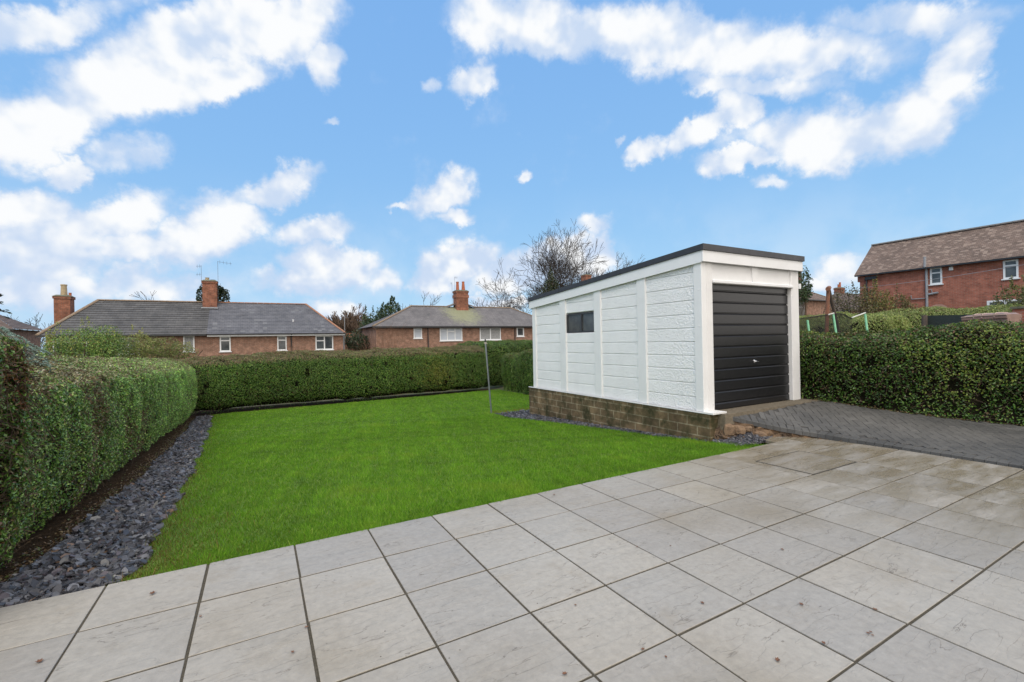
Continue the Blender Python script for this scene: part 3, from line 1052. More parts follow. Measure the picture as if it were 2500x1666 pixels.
    p = MB(); p.hexa([(7.985, V0 + .005, 2.664), (8.115, V0 + .005, 2.664), (8.115, V0 + .05, 2.664), (7.985, V0 + .05, 2.664)],
                     [(7.955, V0 + .005, 2.96), (8.145, V0 + .005, 2.96), (8.145, V0 + .05, 2.96), (7.955, V0 + .05, 2.96)])
    p.build('keystone', m_post, g)
    # door: pressed horizontal ribs
    m_door = mat('black_door_paint', (.008, .008, .0095), (.014, .014, .016), rough=.33, scale=30, bumps=.12, bscale=400, bdist=.002, spec=.5)
    yb = V0 + .075
    zl = [.40] + [.512 + .1968 * k for k in range(11)] + [2.60]
    prof = [(yb + .03, .40), (yb, .40)]
    for z in zl[1:-1]:
        prof += [(yb, z - .024), (yb + .026, z + .004), (yb + .026, z + .016), (yb, z + .020)]
    prof += [(yb, 2.60), (yb + .03, 2.60)]
    d = MB()
    for i in range(1, len(prof) - 2):
        (y0, z0), (y1, z1) = prof[i], prof[i + 1]
        d.poly([(6.842, y0, z0), (9.198, y0, z0), (9.198, y1, z1), (6.842, y1, z1)])
    d.poly([(6.842, yb + .03, .40), (6.842, yb + .03, 2.6), (9.198, yb + .03, 2.6), (9.198, yb + .03, .40)])
    do = d.build('door', m_door, g)
    hp = on_v(*(1680 + 488 / 3.016, 580 + 912 / 3.016), yb)
    h = MB()
    h.tube([(hp[0], yb - .001, hp[2]), (hp[0], yb - .035, hp[2])], .014, 10)
    h.tube([(hp[0] - .06, yb - .036, hp[2] + .004), (hp[0] + .06, yb - .036, hp[2] - .004)], .011, 8)
    h.tube([(hp[0], yb - .001, hp[2]), (hp[0], yb - .006, hp[2])], .03, 14)
    h.build('handle', mat('chrome', (.75, .76, .78), (.65, .66, .68), rough=.18, metallic=1), do, True)
    # plinth of weathered concrete blocks, white bed on top, slab behind
    m_pl = brick('weathered_block', (.225, .155, .085), (.15, .105, .06), (.33, .275, .18), .42, .155, .011,
                 stain=((.045, .042, .018), .44, .62), var=.6, sscale=2.6)
    p = MB(); p.box((6.515, 5.0, -.62), (6.72, 10.775, .385)); p.build('plinth', m_pl, g)
    p = MB(); p.box((6.72, 10.55, -.62), (9.5, 10.775, .385)); p.build('plinth', m_pl, g)
    p = MB(); p.box((6.505, 4.93, .386), (6.86, 5.139, .412)); p.box((6.505, 5.139, .386), (6.553, 10.79, .400))
    p.build('mortar_bed', m_rough, g)
    s_ = MB(); s_.box((6.72, 4.86, .10), (9.62, 10.5, .384)); s_.build('floor_slab', mat('tan_concrete', (.19, .155, .11), (.12, .10, .07), rough=.9, scale=18, bumps=.5, bscale=120), g)


garage()


# ------------------------------------------------------------------ hedges
M_leaf = leafmat('hedge_leaf', .38, .5, .2)
M_leaf_waxy = leafmat('waxy_hedge_leaf', .27, .8, .2)
M_twig = mat('hedge_twig', (.11, .075, .045), (.06, .042, .028), rough=.9, scale=20)
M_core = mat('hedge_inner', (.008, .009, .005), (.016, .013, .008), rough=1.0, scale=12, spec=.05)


def hedge(label, path, prof, dens, L, W, cols=GREEN, wts=(3, 4, 3, 1.2, .5), amp=.05, freq=2.2, hole=.75, toplike=None,
          twig=.12, caps=(False, False), group=None, colf=None, weights=None, jit=.7, cat='hedge', name='hedge', depth=.05, lm=None):
    """path: (x, y, zbase, ztop) stations; prof: (outward, height 0..1) points around the section, outward is to the right of the path"""
    path = np.array(path, float)
    d = np.linalg.norm(np.diff(path[:, :2], axis=0), axis=1); cum = np.concatenate([[0], np.cumsum(d)])
    ns = max(2, int(cum[-1] / .3) + 1)
    sx = np.linspace(0, cum[-1], ns)
    S = np.stack([np.interp(sx, cum, path[:, k]) for k in range(4)], 1)
    T = np.gradient(S[:, :2], axis=0); T = T / np.linalg.norm(T, axis=1, keepdims=True)
    R = np.stack([T[:, 1], -T[:, 0]], 1)
    prof = np.array(prof, float)
    # finer section
    pd = np.linalg.norm(np.diff(prof * np.array([1, 1.6]), axis=0), axis=1); pc = np.concatenate([[0], np.cumsum(pd)])
    px = np.linspace(0, pc[-1], max(8, int(pc[-1] / .2)))
    PR = np.stack([np.interp(px, pc, prof[:, 0]), np.interp(px, pc, prof[:, 1])], 1)
    G = np.zeros((ns, len(PR), 3))
    G[:, :, :2] = S[:, None, :2] + R[:, None, :] * PR[None, :, :1]
    G[:, :, 2] = S[:, None, 2] + (S[:, None, 3] - S[:, None, 2]) * PR[None, :, 1]
    e1 = np.gradient(G, axis=0); e2 = np.gradient(G, axis=1)
    Nn = norm(np.cross(e2, e1))
    cen = G.mean(axis=(1), keepdims=True)
    flip = np.sign((Nn * (G - cen)).sum(-1, keepdims=True).mean())
    Nn = Nn * (flip if flip != 0 else 1)
    bu = lambda P: amp * (wob(P, freq) * .7 + wob(P, freq * 2.7, 4) * .45)
    root = empty(name, tuple(S[len(S) // 2][:2]) + (float(S[len(S) // 2][2]),), label, cat, group)
    # leafy surface
    A = np.linalg.norm(np.cross(e1[:-1, :-1], e2[:-1, :-1]), axis=-1)
    if weights is not None:
        A = A * np.interp((px[:-1] + px[1:]) / 2 / pc[-1], np.linspace(0, 1, len(weights)), weights)[None, :]
    nL = int(A.sum() * dens)
    cell = RNG.choice(A.size, nL, p=(A / A.sum()).ravel())
    ci, cj = np.divmod(cell, A.shape[1])
    a, b = RNG.random((nL, 1)), RNG.random((nL, 1))

    def bil(X): return (X[ci, cj] * (1 - a) * (1 - b) + X[ci + 1, cj] * a * (1 - b) + X[ci, cj + 1] * (1 - a) * b + X[ci + 1, cj + 1] * a * b)
    P = bil(G); NN = norm(bil(Nn))
    if caps[0] or caps[1]:
        for ce, end, sg in ((caps[0], 0, -1), (caps[1], -1, 1)):
            if not ce: continue
            ring = G[end]; c0 = ring.mean(0)
            m_ = int(dens * 1.3 * (ring[:, 2].max() - ring[:, 2].min()) * (PR[:, 0].max() - PR[:, 0].min()))
            k = RNG.integers(0, len(ring) - 1, m_)
            ft = RNG.random((m_, 1)); q = ring[k] * (1 - ft) + ring[k + 1] * ft
            rr = np.sqrt(RNG.random((m_, 1)))
            Pc = c0 + (q - c0) * rr
            nc = np.concatenate([T[end] * sg, [0]])
            Pc = Pc + nc * (.14 * (1 - rr ** 4))
            P = np.concatenate([P, Pc]); NN = np.concatenate([NN, np.repeat(nc[None], m_, 0)])
    h = wob(P, 3.3, 6) * .5 + wob(P, 7.5, 2) * .5
    dep = np.abs(RNG.normal(0, depth, (len(P), 1)))
    inn = (h > hole)[:, None] * RNG.uniform(.05, .2, (len(P), 1))
    keep = ~((h > hole) & (RNG.random(len(P)) < .6))
    P = P + NN * (bu(P)[:, None] - dep - inn)
    P, NN, h = P[keep], NN[keep], h[keep]
    c = palette(len(P), cols, wts, .28)
    reg = wob(P, 1.1, 9)[:, None]
    c = c * (1 + .16 * reg)
    if colf is not None: c = colf(P, NN, c)
    V, F = leaves(P, NN, L, W, jit)
    mesh_np('foliage', V, F, lm or M_leaf, root, col=np.repeat(c, 4, 0))
    # twigs
    nt_ = int(len(P) * twig)
    k = RNG.integers(0, len(P), nt_)
    dirs = norm(NN[k] * .8 + RNG.normal(0, .8, (nt_, 3)) + np.array([0, 0, .5]))
    ln = RNG.uniform(.05, .22, (nt_, 1))
    p1 = P[k] + NN[k] * RNG.uniform(-.02, .035, (nt_, 1))
    V, F = sticks(p1 - dirs * ln, p1, RNG.uniform(.0012, .0035, nt_))
    mesh_np('branches', V, F, M_twig, root)
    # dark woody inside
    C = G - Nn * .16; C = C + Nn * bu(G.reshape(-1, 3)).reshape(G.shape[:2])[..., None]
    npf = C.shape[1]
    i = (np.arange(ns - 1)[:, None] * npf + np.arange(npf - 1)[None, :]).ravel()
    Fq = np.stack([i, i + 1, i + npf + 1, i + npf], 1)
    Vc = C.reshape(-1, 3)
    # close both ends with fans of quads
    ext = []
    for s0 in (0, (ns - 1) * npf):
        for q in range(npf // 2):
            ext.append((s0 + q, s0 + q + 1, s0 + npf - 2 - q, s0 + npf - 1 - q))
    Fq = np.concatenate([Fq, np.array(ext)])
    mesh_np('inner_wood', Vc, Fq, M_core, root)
    return root


# left clipped hedge: its face looks to +x; path runs towards the camera so that outward is +x... path from near to far has right = +x
def brown_top(P, NN, c, amt=.6, cols=BROWN):
    f = (sstep(NN[:, 2], .35, .8) * amt)[:, None]
    m_ = RNG.random((len(P), 1)) < f
    return np.where(m_, palette(len(P), cols, [2, 1, 2][:len(cols)]), c)


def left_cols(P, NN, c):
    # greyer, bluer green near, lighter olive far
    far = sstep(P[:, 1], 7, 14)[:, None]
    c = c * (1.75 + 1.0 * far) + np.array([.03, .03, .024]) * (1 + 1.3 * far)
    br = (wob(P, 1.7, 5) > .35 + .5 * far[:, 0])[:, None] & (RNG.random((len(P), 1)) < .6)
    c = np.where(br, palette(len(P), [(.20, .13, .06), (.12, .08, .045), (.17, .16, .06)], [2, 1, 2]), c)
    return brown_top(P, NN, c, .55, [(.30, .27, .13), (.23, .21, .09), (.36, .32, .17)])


PROF = [(-.14, 0), (-.05, .10), (.05, .3), (.10, .7), (.06, .9), (-.08, .97), (-.45, 1.06), (-.9, 1.13), (-1.1, 1.08), (-1.2, 0.1)]
lz = lambda v, o=0: float(lawnz(v)) + o
hedge('long clipped privet hedge with silvery green leaves along the left side of the lawn',
      [(-1.84, 5.3, lz(5.3), 1.49), (-1.84, 7, lz(7), 1.44), (-1.9, 9, lz(9), 1.38), (-1.92, 11.5, lz(11.5), 1.30), (-1.88, 14, lz(14), 1.24), (-1.80, 17.25, lz(17), 1.14)],
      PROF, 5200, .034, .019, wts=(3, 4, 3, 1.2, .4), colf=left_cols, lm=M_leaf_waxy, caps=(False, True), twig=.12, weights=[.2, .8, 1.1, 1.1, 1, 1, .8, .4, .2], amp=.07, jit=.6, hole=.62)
hedge('taller ragged end of hedge with brown twigs at the far left above the slates',
      [(-1.80, 3.9, -.06, 1.96), (-1.78, 4.6, -.06, 1.93), (-1.80, 5.35, -.10, 1.91)],
      PROF, 5600, .038, .021, wts=(3, 4, 2.5, 1.6, 1.6), colf=lambda P, N_, c: np.where((wob(P, 1.9, 5) > .35)[:, None] & (RNG.random((len(P), 1)) < .55), palette(len(P), [(.24, .11, .045), (.15, .08, .045), (.20, .15, .06)], [1, 1, 1]), c * 1.5 + np.array([.02, .024, .018])), lm=M_leaf_waxy,
      caps=(True, True), twig=.3, weights=[.5, 1, 1, 1, 1, .8, .4, .3], amp=.10, hole=.5)


def back_cols(P, NN, c):
    c = brown_top(P, NN, c * 1.25, .7, [(.22, .16, .08), (.15, .11, .055), (.27, .21, .11)])
    y = np.exp(-((P[:, 0] - 6.6) ** 2 / .5 + (P[:, 2] - .35) ** 2 / .5))[:, None]
    m_ = RNG.random((len(P), 1)) < y * .65
    return np.where(m_, palette(len(P), [(.26, .27, .04), (.21, .23, .035)], [1, 1]), c)


PROFB = [(-.34, .0), (-.28, .08), (-.03, .18), (.04, .5), (.02, .92), (-.12, 1.0), (-.6, 1.07), (-1.1, 1.10), (-1.35, 1.0), (-1.4, 0.2)]
hedge('long clipped dark green hedge closing the far end of the lawn',
      [(-3.2, 17.6, lz(17.6), 1.16), (-1.5, 17.75, lz(17.75), 1.19), (0.6, 18.05, lz(18), 1.27), (2.7, 18.0, lz(18), 1.29), (5.8, 18.3, lz(18.3), 1.30), (9.0, 18.6, lz(18.6), 1.34)],
      PROFB, 3000, .038, .022, wts=(3, 4.5, 3.2, 1.0, .3), colf=back_cols, twig=.09, weights=[.05, .7, 1, 1, 1, 1, 1, .6, .2], amp=.06, hole=.72, jit=.55, depth=.04)

PROFR = [(.0, 0), (.0, .12), (.10, .4), (.12, .75), (.0, .95), (-.25, 1.03), (-.7, 1.04), (-1.0, .9), (-1.05, .1)]
hedge('rounded clipped bush hedge in two steps behind the rear corner of the garage',
      [(9.35, 13.2, lz(13), 1.42), (9.35, 15.2, lz(15), 1.36), (9.38, 16.0, lz(16), 1.30), (9.42, 16.6, lz(16.6), 1.12), (9.5, 17.9, lz(17.6), 1.08)][::-1],
      PROFR, 2300, .045, .028, wts=(3, 4, 3, 1.6, .4), twig=.07, caps=(True, False), amp=.07,
      colf=lambda P, N_, c: brown_top(P, N_, c, .45, [(.16, .15, .05), (.12, .12, .045), (.18, .16, .06)]))
hedge('higher green hedge seen behind the bush hedge at the far right of the lawn',
      [(8.9, 20.2, -.7, 1.36), (10.0, 20.4, -.7, 1.50), (15.0, 20.9, -.7, 1.52)],
      PROFB, 1500, .05, .03, wts=(3.5, 4, 2.5, 1, .2), twig=.05, weights=[.6, 1, 1, 1, 1, 1, .6, .2], amp=.08)

def drive_hedge():
    # face looks towards -x and the camera: run the path from near to far so that "outward" (right of path) is +x, and use a mirrored section
    prof = [(-.03, 0), (.03, .08), (.04, .18), (-.05, .45), (-.08, .8), (.06, .97), (.35, 1.03), (.9, 1.06), (1.35, .95), (1.45, .1)]
    hedge('thick dark hedge with yellow green leaf patches along the block driveway',
          [(11.6, .3, .12, 1.75), (10.62, 2.1, .16, 1.75), (10.12, 3.0, .22, 1.735), (9.80, 3.9, .30, 1.68), (9.68, 5.0, .4, 1.65), (9.64, 5.9, .4, 1.64)],
          prof, 3900, .042, .026, wts=(5, 4, 2, .8, .8), twig=.2, weights=[.35, .45, .6, .8, 1, 1.1, 1.1, .9, .5], amp=.11, freq=1.8, hole=.95, depth=.085,
          colf=lambda P, N_, c: np.where((wob(P, 1.5, 8) > .45)[:, None] & (RNG.random((len(P), 1)) < .45), palette(len(P), [(.20, .25, .04), (.15, .21, .035)], [1, 1]),
                                         brown_top(P, N_, c, .2, [(.16, .14, .07), (.17, .08, .04)])))
    lowp = [(0, 0), (-.04, .3), (-.02, .9), (.2, 1.0), (.8, 1.04), (1.3, .95), (1.4, .1)]
    hedge('broad flat topped hedge across the neighbouring garden nearest the brick house',
          [(17.5, .5, .3, 2.30), (16.6, 3.4, .3, 2.30), (16.2, 5.6, .3, 2.28), (16, 8.6, .2, 2.26), (15.8, 13, .1, 2.24)],
          lowp, 3000, .036, .022, cols=[(.15, .21, .05), (.23, .30, .075), (.31, .36, .11), (.36, .36, .13), (.28, .21, .10)], wts=(2, 4, 3.5, 1.5, .3), twig=.05, amp=.09, caps=(True, True))
    hedge('lower light green hedge row behind the trampoline net',
          [(13.9, 5.4, .3, 2.08), (13.8, 7.5, .3, 2.03), (13.7, 11, .2, 1.98)],
          lowp, 3000, .036, .022, cols=[(.15, .21, .05), (.23, .30, .075), (.31, .36, .11), (.36, .36, .13), (.28, .21, .10)], wts=(2, 4, 3.5, 1.8, .3), twig=.05, amp=.09, caps=(True, True))


drive_hedge()


# ------------------------------------------------------------------ washing line post
def line_post():
    b = Vector((5.778, 11.653, lz(11.65) - .05)); Y = 13.0
    t = Vector(at(1185, 834, Y)); m = Vector(at(1186, 840, Y))
    e = empty('washing_line_post', b, 'slim grey metal washing line post leaning on the lawn by the slates', 'post')
    p = MB(); d = t - b
    p.tube([b, b + d * .985], .026, 4); p.build('pole', mat('galvanised_steel', (.20, .22, .24), (.28, .29, .30), rough=.45, metallic=.7, scale=9), e)
    p = MB(); p.tube([b + d * .965, b + d * .99], .034, 10); p.tube([b + d * .98 + Vector((-.05, .0, 0)), b + d * .98 + Vector((.06, .01, -.02))], .012, 6)
    p.build('hook', mat('pale_rope', (.5, .45, .36), (.35, .32, .27), rough=.9), e)
    p = MB(); p.tube([b + d * .99, b + d * 1.03], [.03, .02], 8); p.build('cap', mat('black_cap', (.02, .02, .02), rough=.6), e)


line_post()


# ------------------------------------------------------------------ houses
WHITE = mat('white_upvc', (.74, .75, .76), (.70, .71, .72), rough=.35, scale=3)
GUTTER = mat('black_gutter', (.018, .018, .02), (.025, .025, .028), rough=.4)
GLASS = glass_dark('window_glass', (.03, .035, .04), (.10, .11, .115), 1.5)
BLIND = mat('pale_blind', (.50, .54, .60), (.42, .46, .52), rough=.5, scale=.8)
CURTAIN = mat('grey_curtain', (.20, .21, .22), (.34, .34, .33), rough=.6, scale=9)
B_LEFT = brick('brown_brick', (.35, .175, .115), (.235, .115, .078), (.32, .26, .21), stain=((.46, .35, .26), .60, .70), sscale=5, var=.45)
B_RIGHT = brick('red_brick', (.42, .14, .09), (.29, .095, .063), (.31, .19, .15), var=.35)
B_CHIM = brick('chimney_brick', (.34, .12, .065), (.23, .08, .048), (.22, .16, .125), var=.5, stain=((.07, .05, .035), .58, .74), sscale=2.5)
T_RIDGE = mat('terracotta_ridge', (.36, .17, .10), (.24, .13, .085), rough=.8, scale=6)
T_RIDGE_OLD = mat('weathered_ridge', (.19, .14, .10), (.26, .19, .13), rough=.9, scale=6)


def tile_mat(name, c1, c2, w, h, light=None, amt=(.7, .75)):
    """roof covering: rows and joints, every tile a slightly different tone"""
    m, nt, bs = nodes_of(name)
    uv = coord(nt, 'UV')
    b = nt.nodes.new('ShaderNodeTexBrick'); b.offset = .5
    nt.links.new(uv, b.inputs['Vector'])
    b.inputs['Color1'].default_value = c1 + (1,); b.inputs['Color2'].default_value = c2 + (1,)
    b.inputs['Mortar'].default_value = tuple(x * .35 for x in c2) + (1,)
    b.inputs['Scale'].default_value = 1; b.inputs['Mortar Size'].default_value = .006
    b.inputs['Brick Width'].default_value = w; b.inputs['Row Height'].default_value = h
    c = b.outputs['Color']
    n = tex_noise(nt, coord(nt), 1.0, 8, .7)
    c = mixc(nt, 1.0, c, ramp(nt, n, [(.3, (.72, .72, .72)), (.7, (1.3, 1.28, 1.25))]), 'MULTIPLY')
    if light:
        # odd paler tiles
        s = nt.nodes.new('ShaderNodeVectorMath'); s.operation = 'DIVIDE'; s.inputs[1].default_value = (w, h, 1)
        nt.links.new(uv, s.inputs[0])
        f = nt.nodes.new('ShaderNodeVectorMath'); f.operation = 'FLOOR'; nt.links.new(s.outputs[0], f.inputs[0])
        wn = nt.nodes.new('ShaderNodeTexWhiteNoise'); wn.noise_dimensions = '2D'; nt.links.new(f.outputs[0], wn.inputs['Vector'])
        c = mixc(nt, ramp(nt, wn.outputs['Value'], [(amt[0], (0, 0, 0)), (amt[1], (1, 1, 1))]), c, light)
    nt.links.new(c, bs.inputs['Base Color'])
    bs.inputs['Roughness'].default_value = .65
    bs.inputs['Specular IOR Level'].default_value = .3
    bump(nt, bs, b.outputs['Fac'], -.4, .006)
    return m


R_TILE = tile_mat('grey_concrete_tile', (.105, .105, .108), (.075, .076, .08), .33, .30)
R_SLATE = tile_mat('blue_slate', (.13, .135, .155), (.10, .105, .125), .30, .22, (.165, .17, .185), (.955, .96))
R_MID = tile_mat('pale_grey_tile', (.19, .18, .185), (.145, .14, .145), .2, .15)
R_BROWN = tile_mat('brown_plain_tile', (.235, .17, .14), (.15, .11, .092), .17, .10, (.29, .22, .18), (.8, .85))
R_FAR = tile_mat('dull_brown_tile', (.16, .12, .105), (.12, .09, .08), .3, .25)


def courses(mb, e0, e1, r0, r1, step, lift=.02, k0=0.0, k1=1.0):
    """roof plane from the eaves edge e0-e1 up to r0-r1 as overlapping courses"""
    e0, e1, r0, r1 = map(Vector, (e0, e1, r0, r1))
    nrm = (e1 - e0).cross(((r0 + r1) / 2 - (e0 + e1) / 2)).normalized()
    if nrm.z < 0: nrm = -nrm
    L = ((r0 + r1) / 2 - (e0 + e1) / 2).length
    n = max(2, round(L / step))
    for i in range(n):
        a, b = i / n, (i + 1) / n
        p0, p1 = e0.lerp(r0, a), e1.lerp(r1, a); q0, q1 = e0.lerp(r0, b), e1.lerp(r1, b)
        mb.poly([p0 + nrm * lift, p1 + nrm * lift, q1 + nrm * .001, q0 + nrm * .001])
        mb.poly([p0 - nrm * .004, p1 - nrm * .004, p1 + nrm * lift, p0 + nrm * lift])


def ridge(mb, a, b, r=.11, seg=.45):
    a, b = Vector(a), Vector(b); L = (b - a).length; n = max(1, round(L / seg))
    d = (b - a) / n; x = d.normalized().cross(Vector((0, 0, 1))).normalized()
    for i in range(n):
        p, q = a + d * i + d * .02, a + d * (i + 1) - d * .01
        rings = []
        for (c, s) in ((p, 1.06), (q, .98)):
            rings.append([c + x * r * s * math.cos(t) + Vector((0, 0, 1)) * (r * s * math.sin(t) * .8 - .02) for t in np.linspace(0, math.pi, 6)])
        mb.rings(rings)


def window(parent, axis, pos, a0, a1, z0, z1, vbars=(), hbars=(), glass=None, out=-1, frame=.07, sill=True, name='window'):
    """axis 'v': wall plane y = pos, runs in x; axis 'u': wall plane x = pos, runs in y; out = direction of outside"""
    def bx(mb, a, b, c, d, o0, o1):
        lo, hi = sorted((pos + out * o0, pos + out * o1))
        if axis == 'v': mb.box((a, lo, c), (b, hi, d))
        else: mb.box((lo, a, c), (hi, b, d))
    f = MB()
    t = frame
    bx(f, a0, a1, z0, z0 + t, -.03, .04); bx(f, a0, a1, z1 - t, z1, -.03, .04)
    bx(f, a0, a0 + t, z0 + t, z1 - t, -.03, .04); bx(f, a1 - t, a1, z0 + t, z1 - t, -.03, .04)
    for b in vbars: bx(f, a0 + (a1 - a0) * b - t * .55, a0 + (a1 - a0) * b + t * .55, z0 + t, z1 - t, -.03, .037)
    for (b, s0, s1) in hbars:
        zz = z0 + (z1 - z0) * b
        bx(f, a0 + (a1 - a0) * s0 + t * .56, a0 + (a1 - a0) * s1 - t * .56, zz - t * .5, zz + t * .5, -.03, .034)
    w = f.build(name, WHITE, parent)
    g = MB(); bx(g, a0 + t * .5, a1 - t * .5, z0 + t * .5, z1 - t * .5, -.02, .005)
    g.build('pane', glass or GLASS, w)
    if sill:
        s_ = MB(); bx(s_, a0 - .06, a1 + .06, z0 - .06, z0 - .001, -.02, .09); s_.build('sill', WHITE, w)
    return w


def chimney(parent, c, w, d, z0, z1, m=None, pots=(), corbel=True):
    m = m or B_CHIM
    k = MB(); k.box((c[0] - w / 2, c[1] - d / 2, z0), (c[0] + w / 2, c[1] + d / 2, z1))
    if corbel:
        k.box((c[0] - w / 2 - .05, c[1] - d / 2 - .05, z1 - .18), (c[0] + w / 2 + .05, c[1] + d / 2 + .05, z1 - .02))
    o = k.build('chimney', m, parent)
    cp = MB(); cp.hexa([(c[0] + sx * (w / 2 + .08), c[1] + sy * (d / 2 + .08), z1 - .021) for sx, sy in ((-1, -1), (1, -1), (1, 1), (-1, 1))],
                       [(c[0] + sx * (w / 2 - .1), c[1] + sy * (d / 2 - .1), z1 + .10) for sx, sy in ((-1, -1), (1, -1), (1, 1), (-1, 1))])
    cp.build('flaunching', mat('old_mortar', (.16, .15, .11), (.09, .095, .06), rough=.95, scale=8), o)
    for (dx, r0, r1, h, pm) in pots:
        p = MB(); p.tube([(c[0] + dx, c[1], z1 + .05), (c[0] + dx, c[1], z1 + h * .9), (c[0] + dx, c[1], z1 + h * .9), (c[0] + dx, c[1], z1 + h)], [r0, r1, r1 * 1.15, r1 * 1.15], 12)
        p.build('chimney_pot', pm, o)
    return o


POT_TAN = mat('buff_pot', (.42, .33, .20), (.34, .27, .17), rough=.8)
POT_RED = mat('red_pot', (.42, .13, .06), (.33, .10, .05), rough=.8)


def aerial(parent, base, h, arms, m=None):
    p = MB(); b = Vector(base)
    p.tube([b, b + Vector((0, 0, h))], .012, 5)
    for (z, dx, ln, n) in arms:
        c = b + Vector((0, 0, h * z))
        p.tube([c, c + Vector((dx * ln, 0, -.12 * ln))], .009, 4)
        for k in range(n):
            q = c + Vector((dx * ln * (k + .6) / n, 0, -.12 * ln * (k + .6) / n))
            p.tube([q + Vector((0, 0, -.13)), q + Vector((0, 0, .13))], .008, 4)
    p.build('aerial', m or mat('aerial_metal', (.12, .12, .13), (.18, .18, .18), rough=.5, metallic=.6), parent)


def left_house():
    h = empty('house', (-3, 43, -2.5), 'long hipped semi detached brick house, its roof half grey tile and half blue slate', 'house')
    zE = 2.62; vF, vB = 40.0, 46.4; u0, u1 = -11.92, 6.14; vR = 43.2; zR = 5.2
    w = MB(); w.box((u0, vF, -2.6), (u1, vB - .3, zE)); w.build('wall', B_LEFT, h)
    eL, eR, eF, eB = u0 - .3, u1 + .12, vF - .4, vB + .1
    rL, rR = -10.1, 3.65; um = -3.3; ur_ = -3.3
    a = MB()
    courses(a, (eL, eF, zE - .02), (um - .002, eF, zE - .02), (rL, vR, zR), (ur_ - .002, vR, zR), .30, .03)
    courses(a, (eL, eB, zE - .02), (eL, eF, zE - .02), (rL, vR, zR), (rL, vR, zR), .30, .03)
    courses(a, (um, eB, zE - .02), (eL, eB, zE - .02), (ur_, vR, zR), (rL, vR, zR), .30, .03)
    a.build('roof', R_TILE, h)
    a = MB()
    courses(a, (um, eF, zE), (eR, eF, zE), (ur_, vR, zR + .015), (rR, vR, zR + .015), .22, .02)
    courses(a, (eR, eF, zE), (eR, eB, zE), (rR, vR, zR), (rR, vR, zR), .22, .02)
    courses(a, (eR, eB, zE), (um, eB, zE), (rR, vR, zR), (ur_, vR, zR), .22, .02)
    a.build('roof', R_SLATE, h)
    r = MB(); ridge(r, (rL, vR, zR + .03), (-3.45, vR, zR + .03)); ridge(r, (eL, eF, zE + .03), (rL, vR, zR + .03), .12); r.build('ridge_tiles', T_RIDGE_OLD, h)
    r = MB(); ridge(r, (-2.8, vR, zR + .04), (rR, vR, zR + .04), .09); ridge(r, (rR, vR, zR + .04), (eR, eF, zE + .04), .10); r.build('ridge_tiles', T_RIDGE, h)
    g = MB(); g.box((eL, eF - .08, zE - .12), (um - .05, eF + .02, zE - .02)); g.box((um + .01, eF - .08, zE - .08), (eR, eF + .02, zE - .005))
    g.tube([(2.25, vF - .07, zE - .1), (2.25, vF - .07, -2.4)], .045, 8); g.tube([(2.25, eF - .02, zE - .08), (2.25, vF - .07, zE - .25)], .04, 6)
    g.build('gutter', GUTTER, h)
    g = MB(); g.box((um + .02, eF + .03, zE - .19), (eR - .03, eF + .06, zE - .07)); g.box((um + .02, eF + .06, zE - .19), (u1, vF, zE - .17)); g.build('fascia_board', WHITE, h)
    wz = [(-11.6, -9.9, 1.30, 2.48, (.5,), ((.7, 0, .5),), None), (-8.4, -7.2, 1.3, 2.42, (.5,), (), None), (-4.74, -4.07, 1.36, 2.52, (), (), CURTAIN),
          (-2.53, -1.84, 1.32, 2.44, (), ((.72, 0, 1),), None), (1.26, 1.92, 1.30, 2.44, (), ((.70, 0, 1),), None), (4.02, 5.37, 1.27, 2.42, (.5,), ((.64, 0, .5),), None)]
    for (a0, a1, z0, z1, vb, hb, gm) in wz: window(h, 'v', vF, a0, a1, z0, z1, vb, hb, gm, frame=.085)
    chimney(h, (-3.3, 43.05), .95, .8, 3.6, 6.86, pots=((-.17, .15, .13, .30, POT_TAN), (.2, .17, .16, .14, GUTTER)))
    f = MB(); f.box((-3.85, 42.3, 4.68), (-2.75, 42.66, 4.76)); f.build('lead_flashing', mat('lead', (.36, .37, .39), (.28, .29, .31), rough=.5), h)
    chimney(h, (-11.9, 43.2), .85, .85, 1.5, 5.42, pots=((-.0, .19, .16, .85, POT_TAN), (.32, .08, .08, .28, POT_RED)))
    fl = MB(); fl.tube([(2.48, 41.0, 3.05), (2.48, 41.0, 3.80)], .075, 8); fl.build('flue', mat('flue_metal', (.6, .6, .62), rough=.4, metallic=.3), h)
    fl = MB(); fl.box((2.15, 40.75, 3.12), (2.82, 41.1, 3.16)); fl.build('flue_collar', mat('lead', (.36, .37, .39)), h)
    aerial(h, (-3.85, 43, 5.2), 2.9, ((.98, -1, .32, 2), (.76, -1, .34, 2)))
    aerial(h, (-2.75, 43, 5.2), 3.3, ((.99, 1, .95, 4),))
    # soil pipe at the right end
    p = MB(); p.tube([(6.22, 40.1, -2.4), (6.22, 40.1, 2.4)], .05, 6); p.tube([(6.3, 40.0, 2.1), (6.3, 40.0, 4.1)], .025, 5)
    p.build('pipe', mat('grey_pipe', (.25, .26, .28), (.3, .31, .33), rough=.5), h)


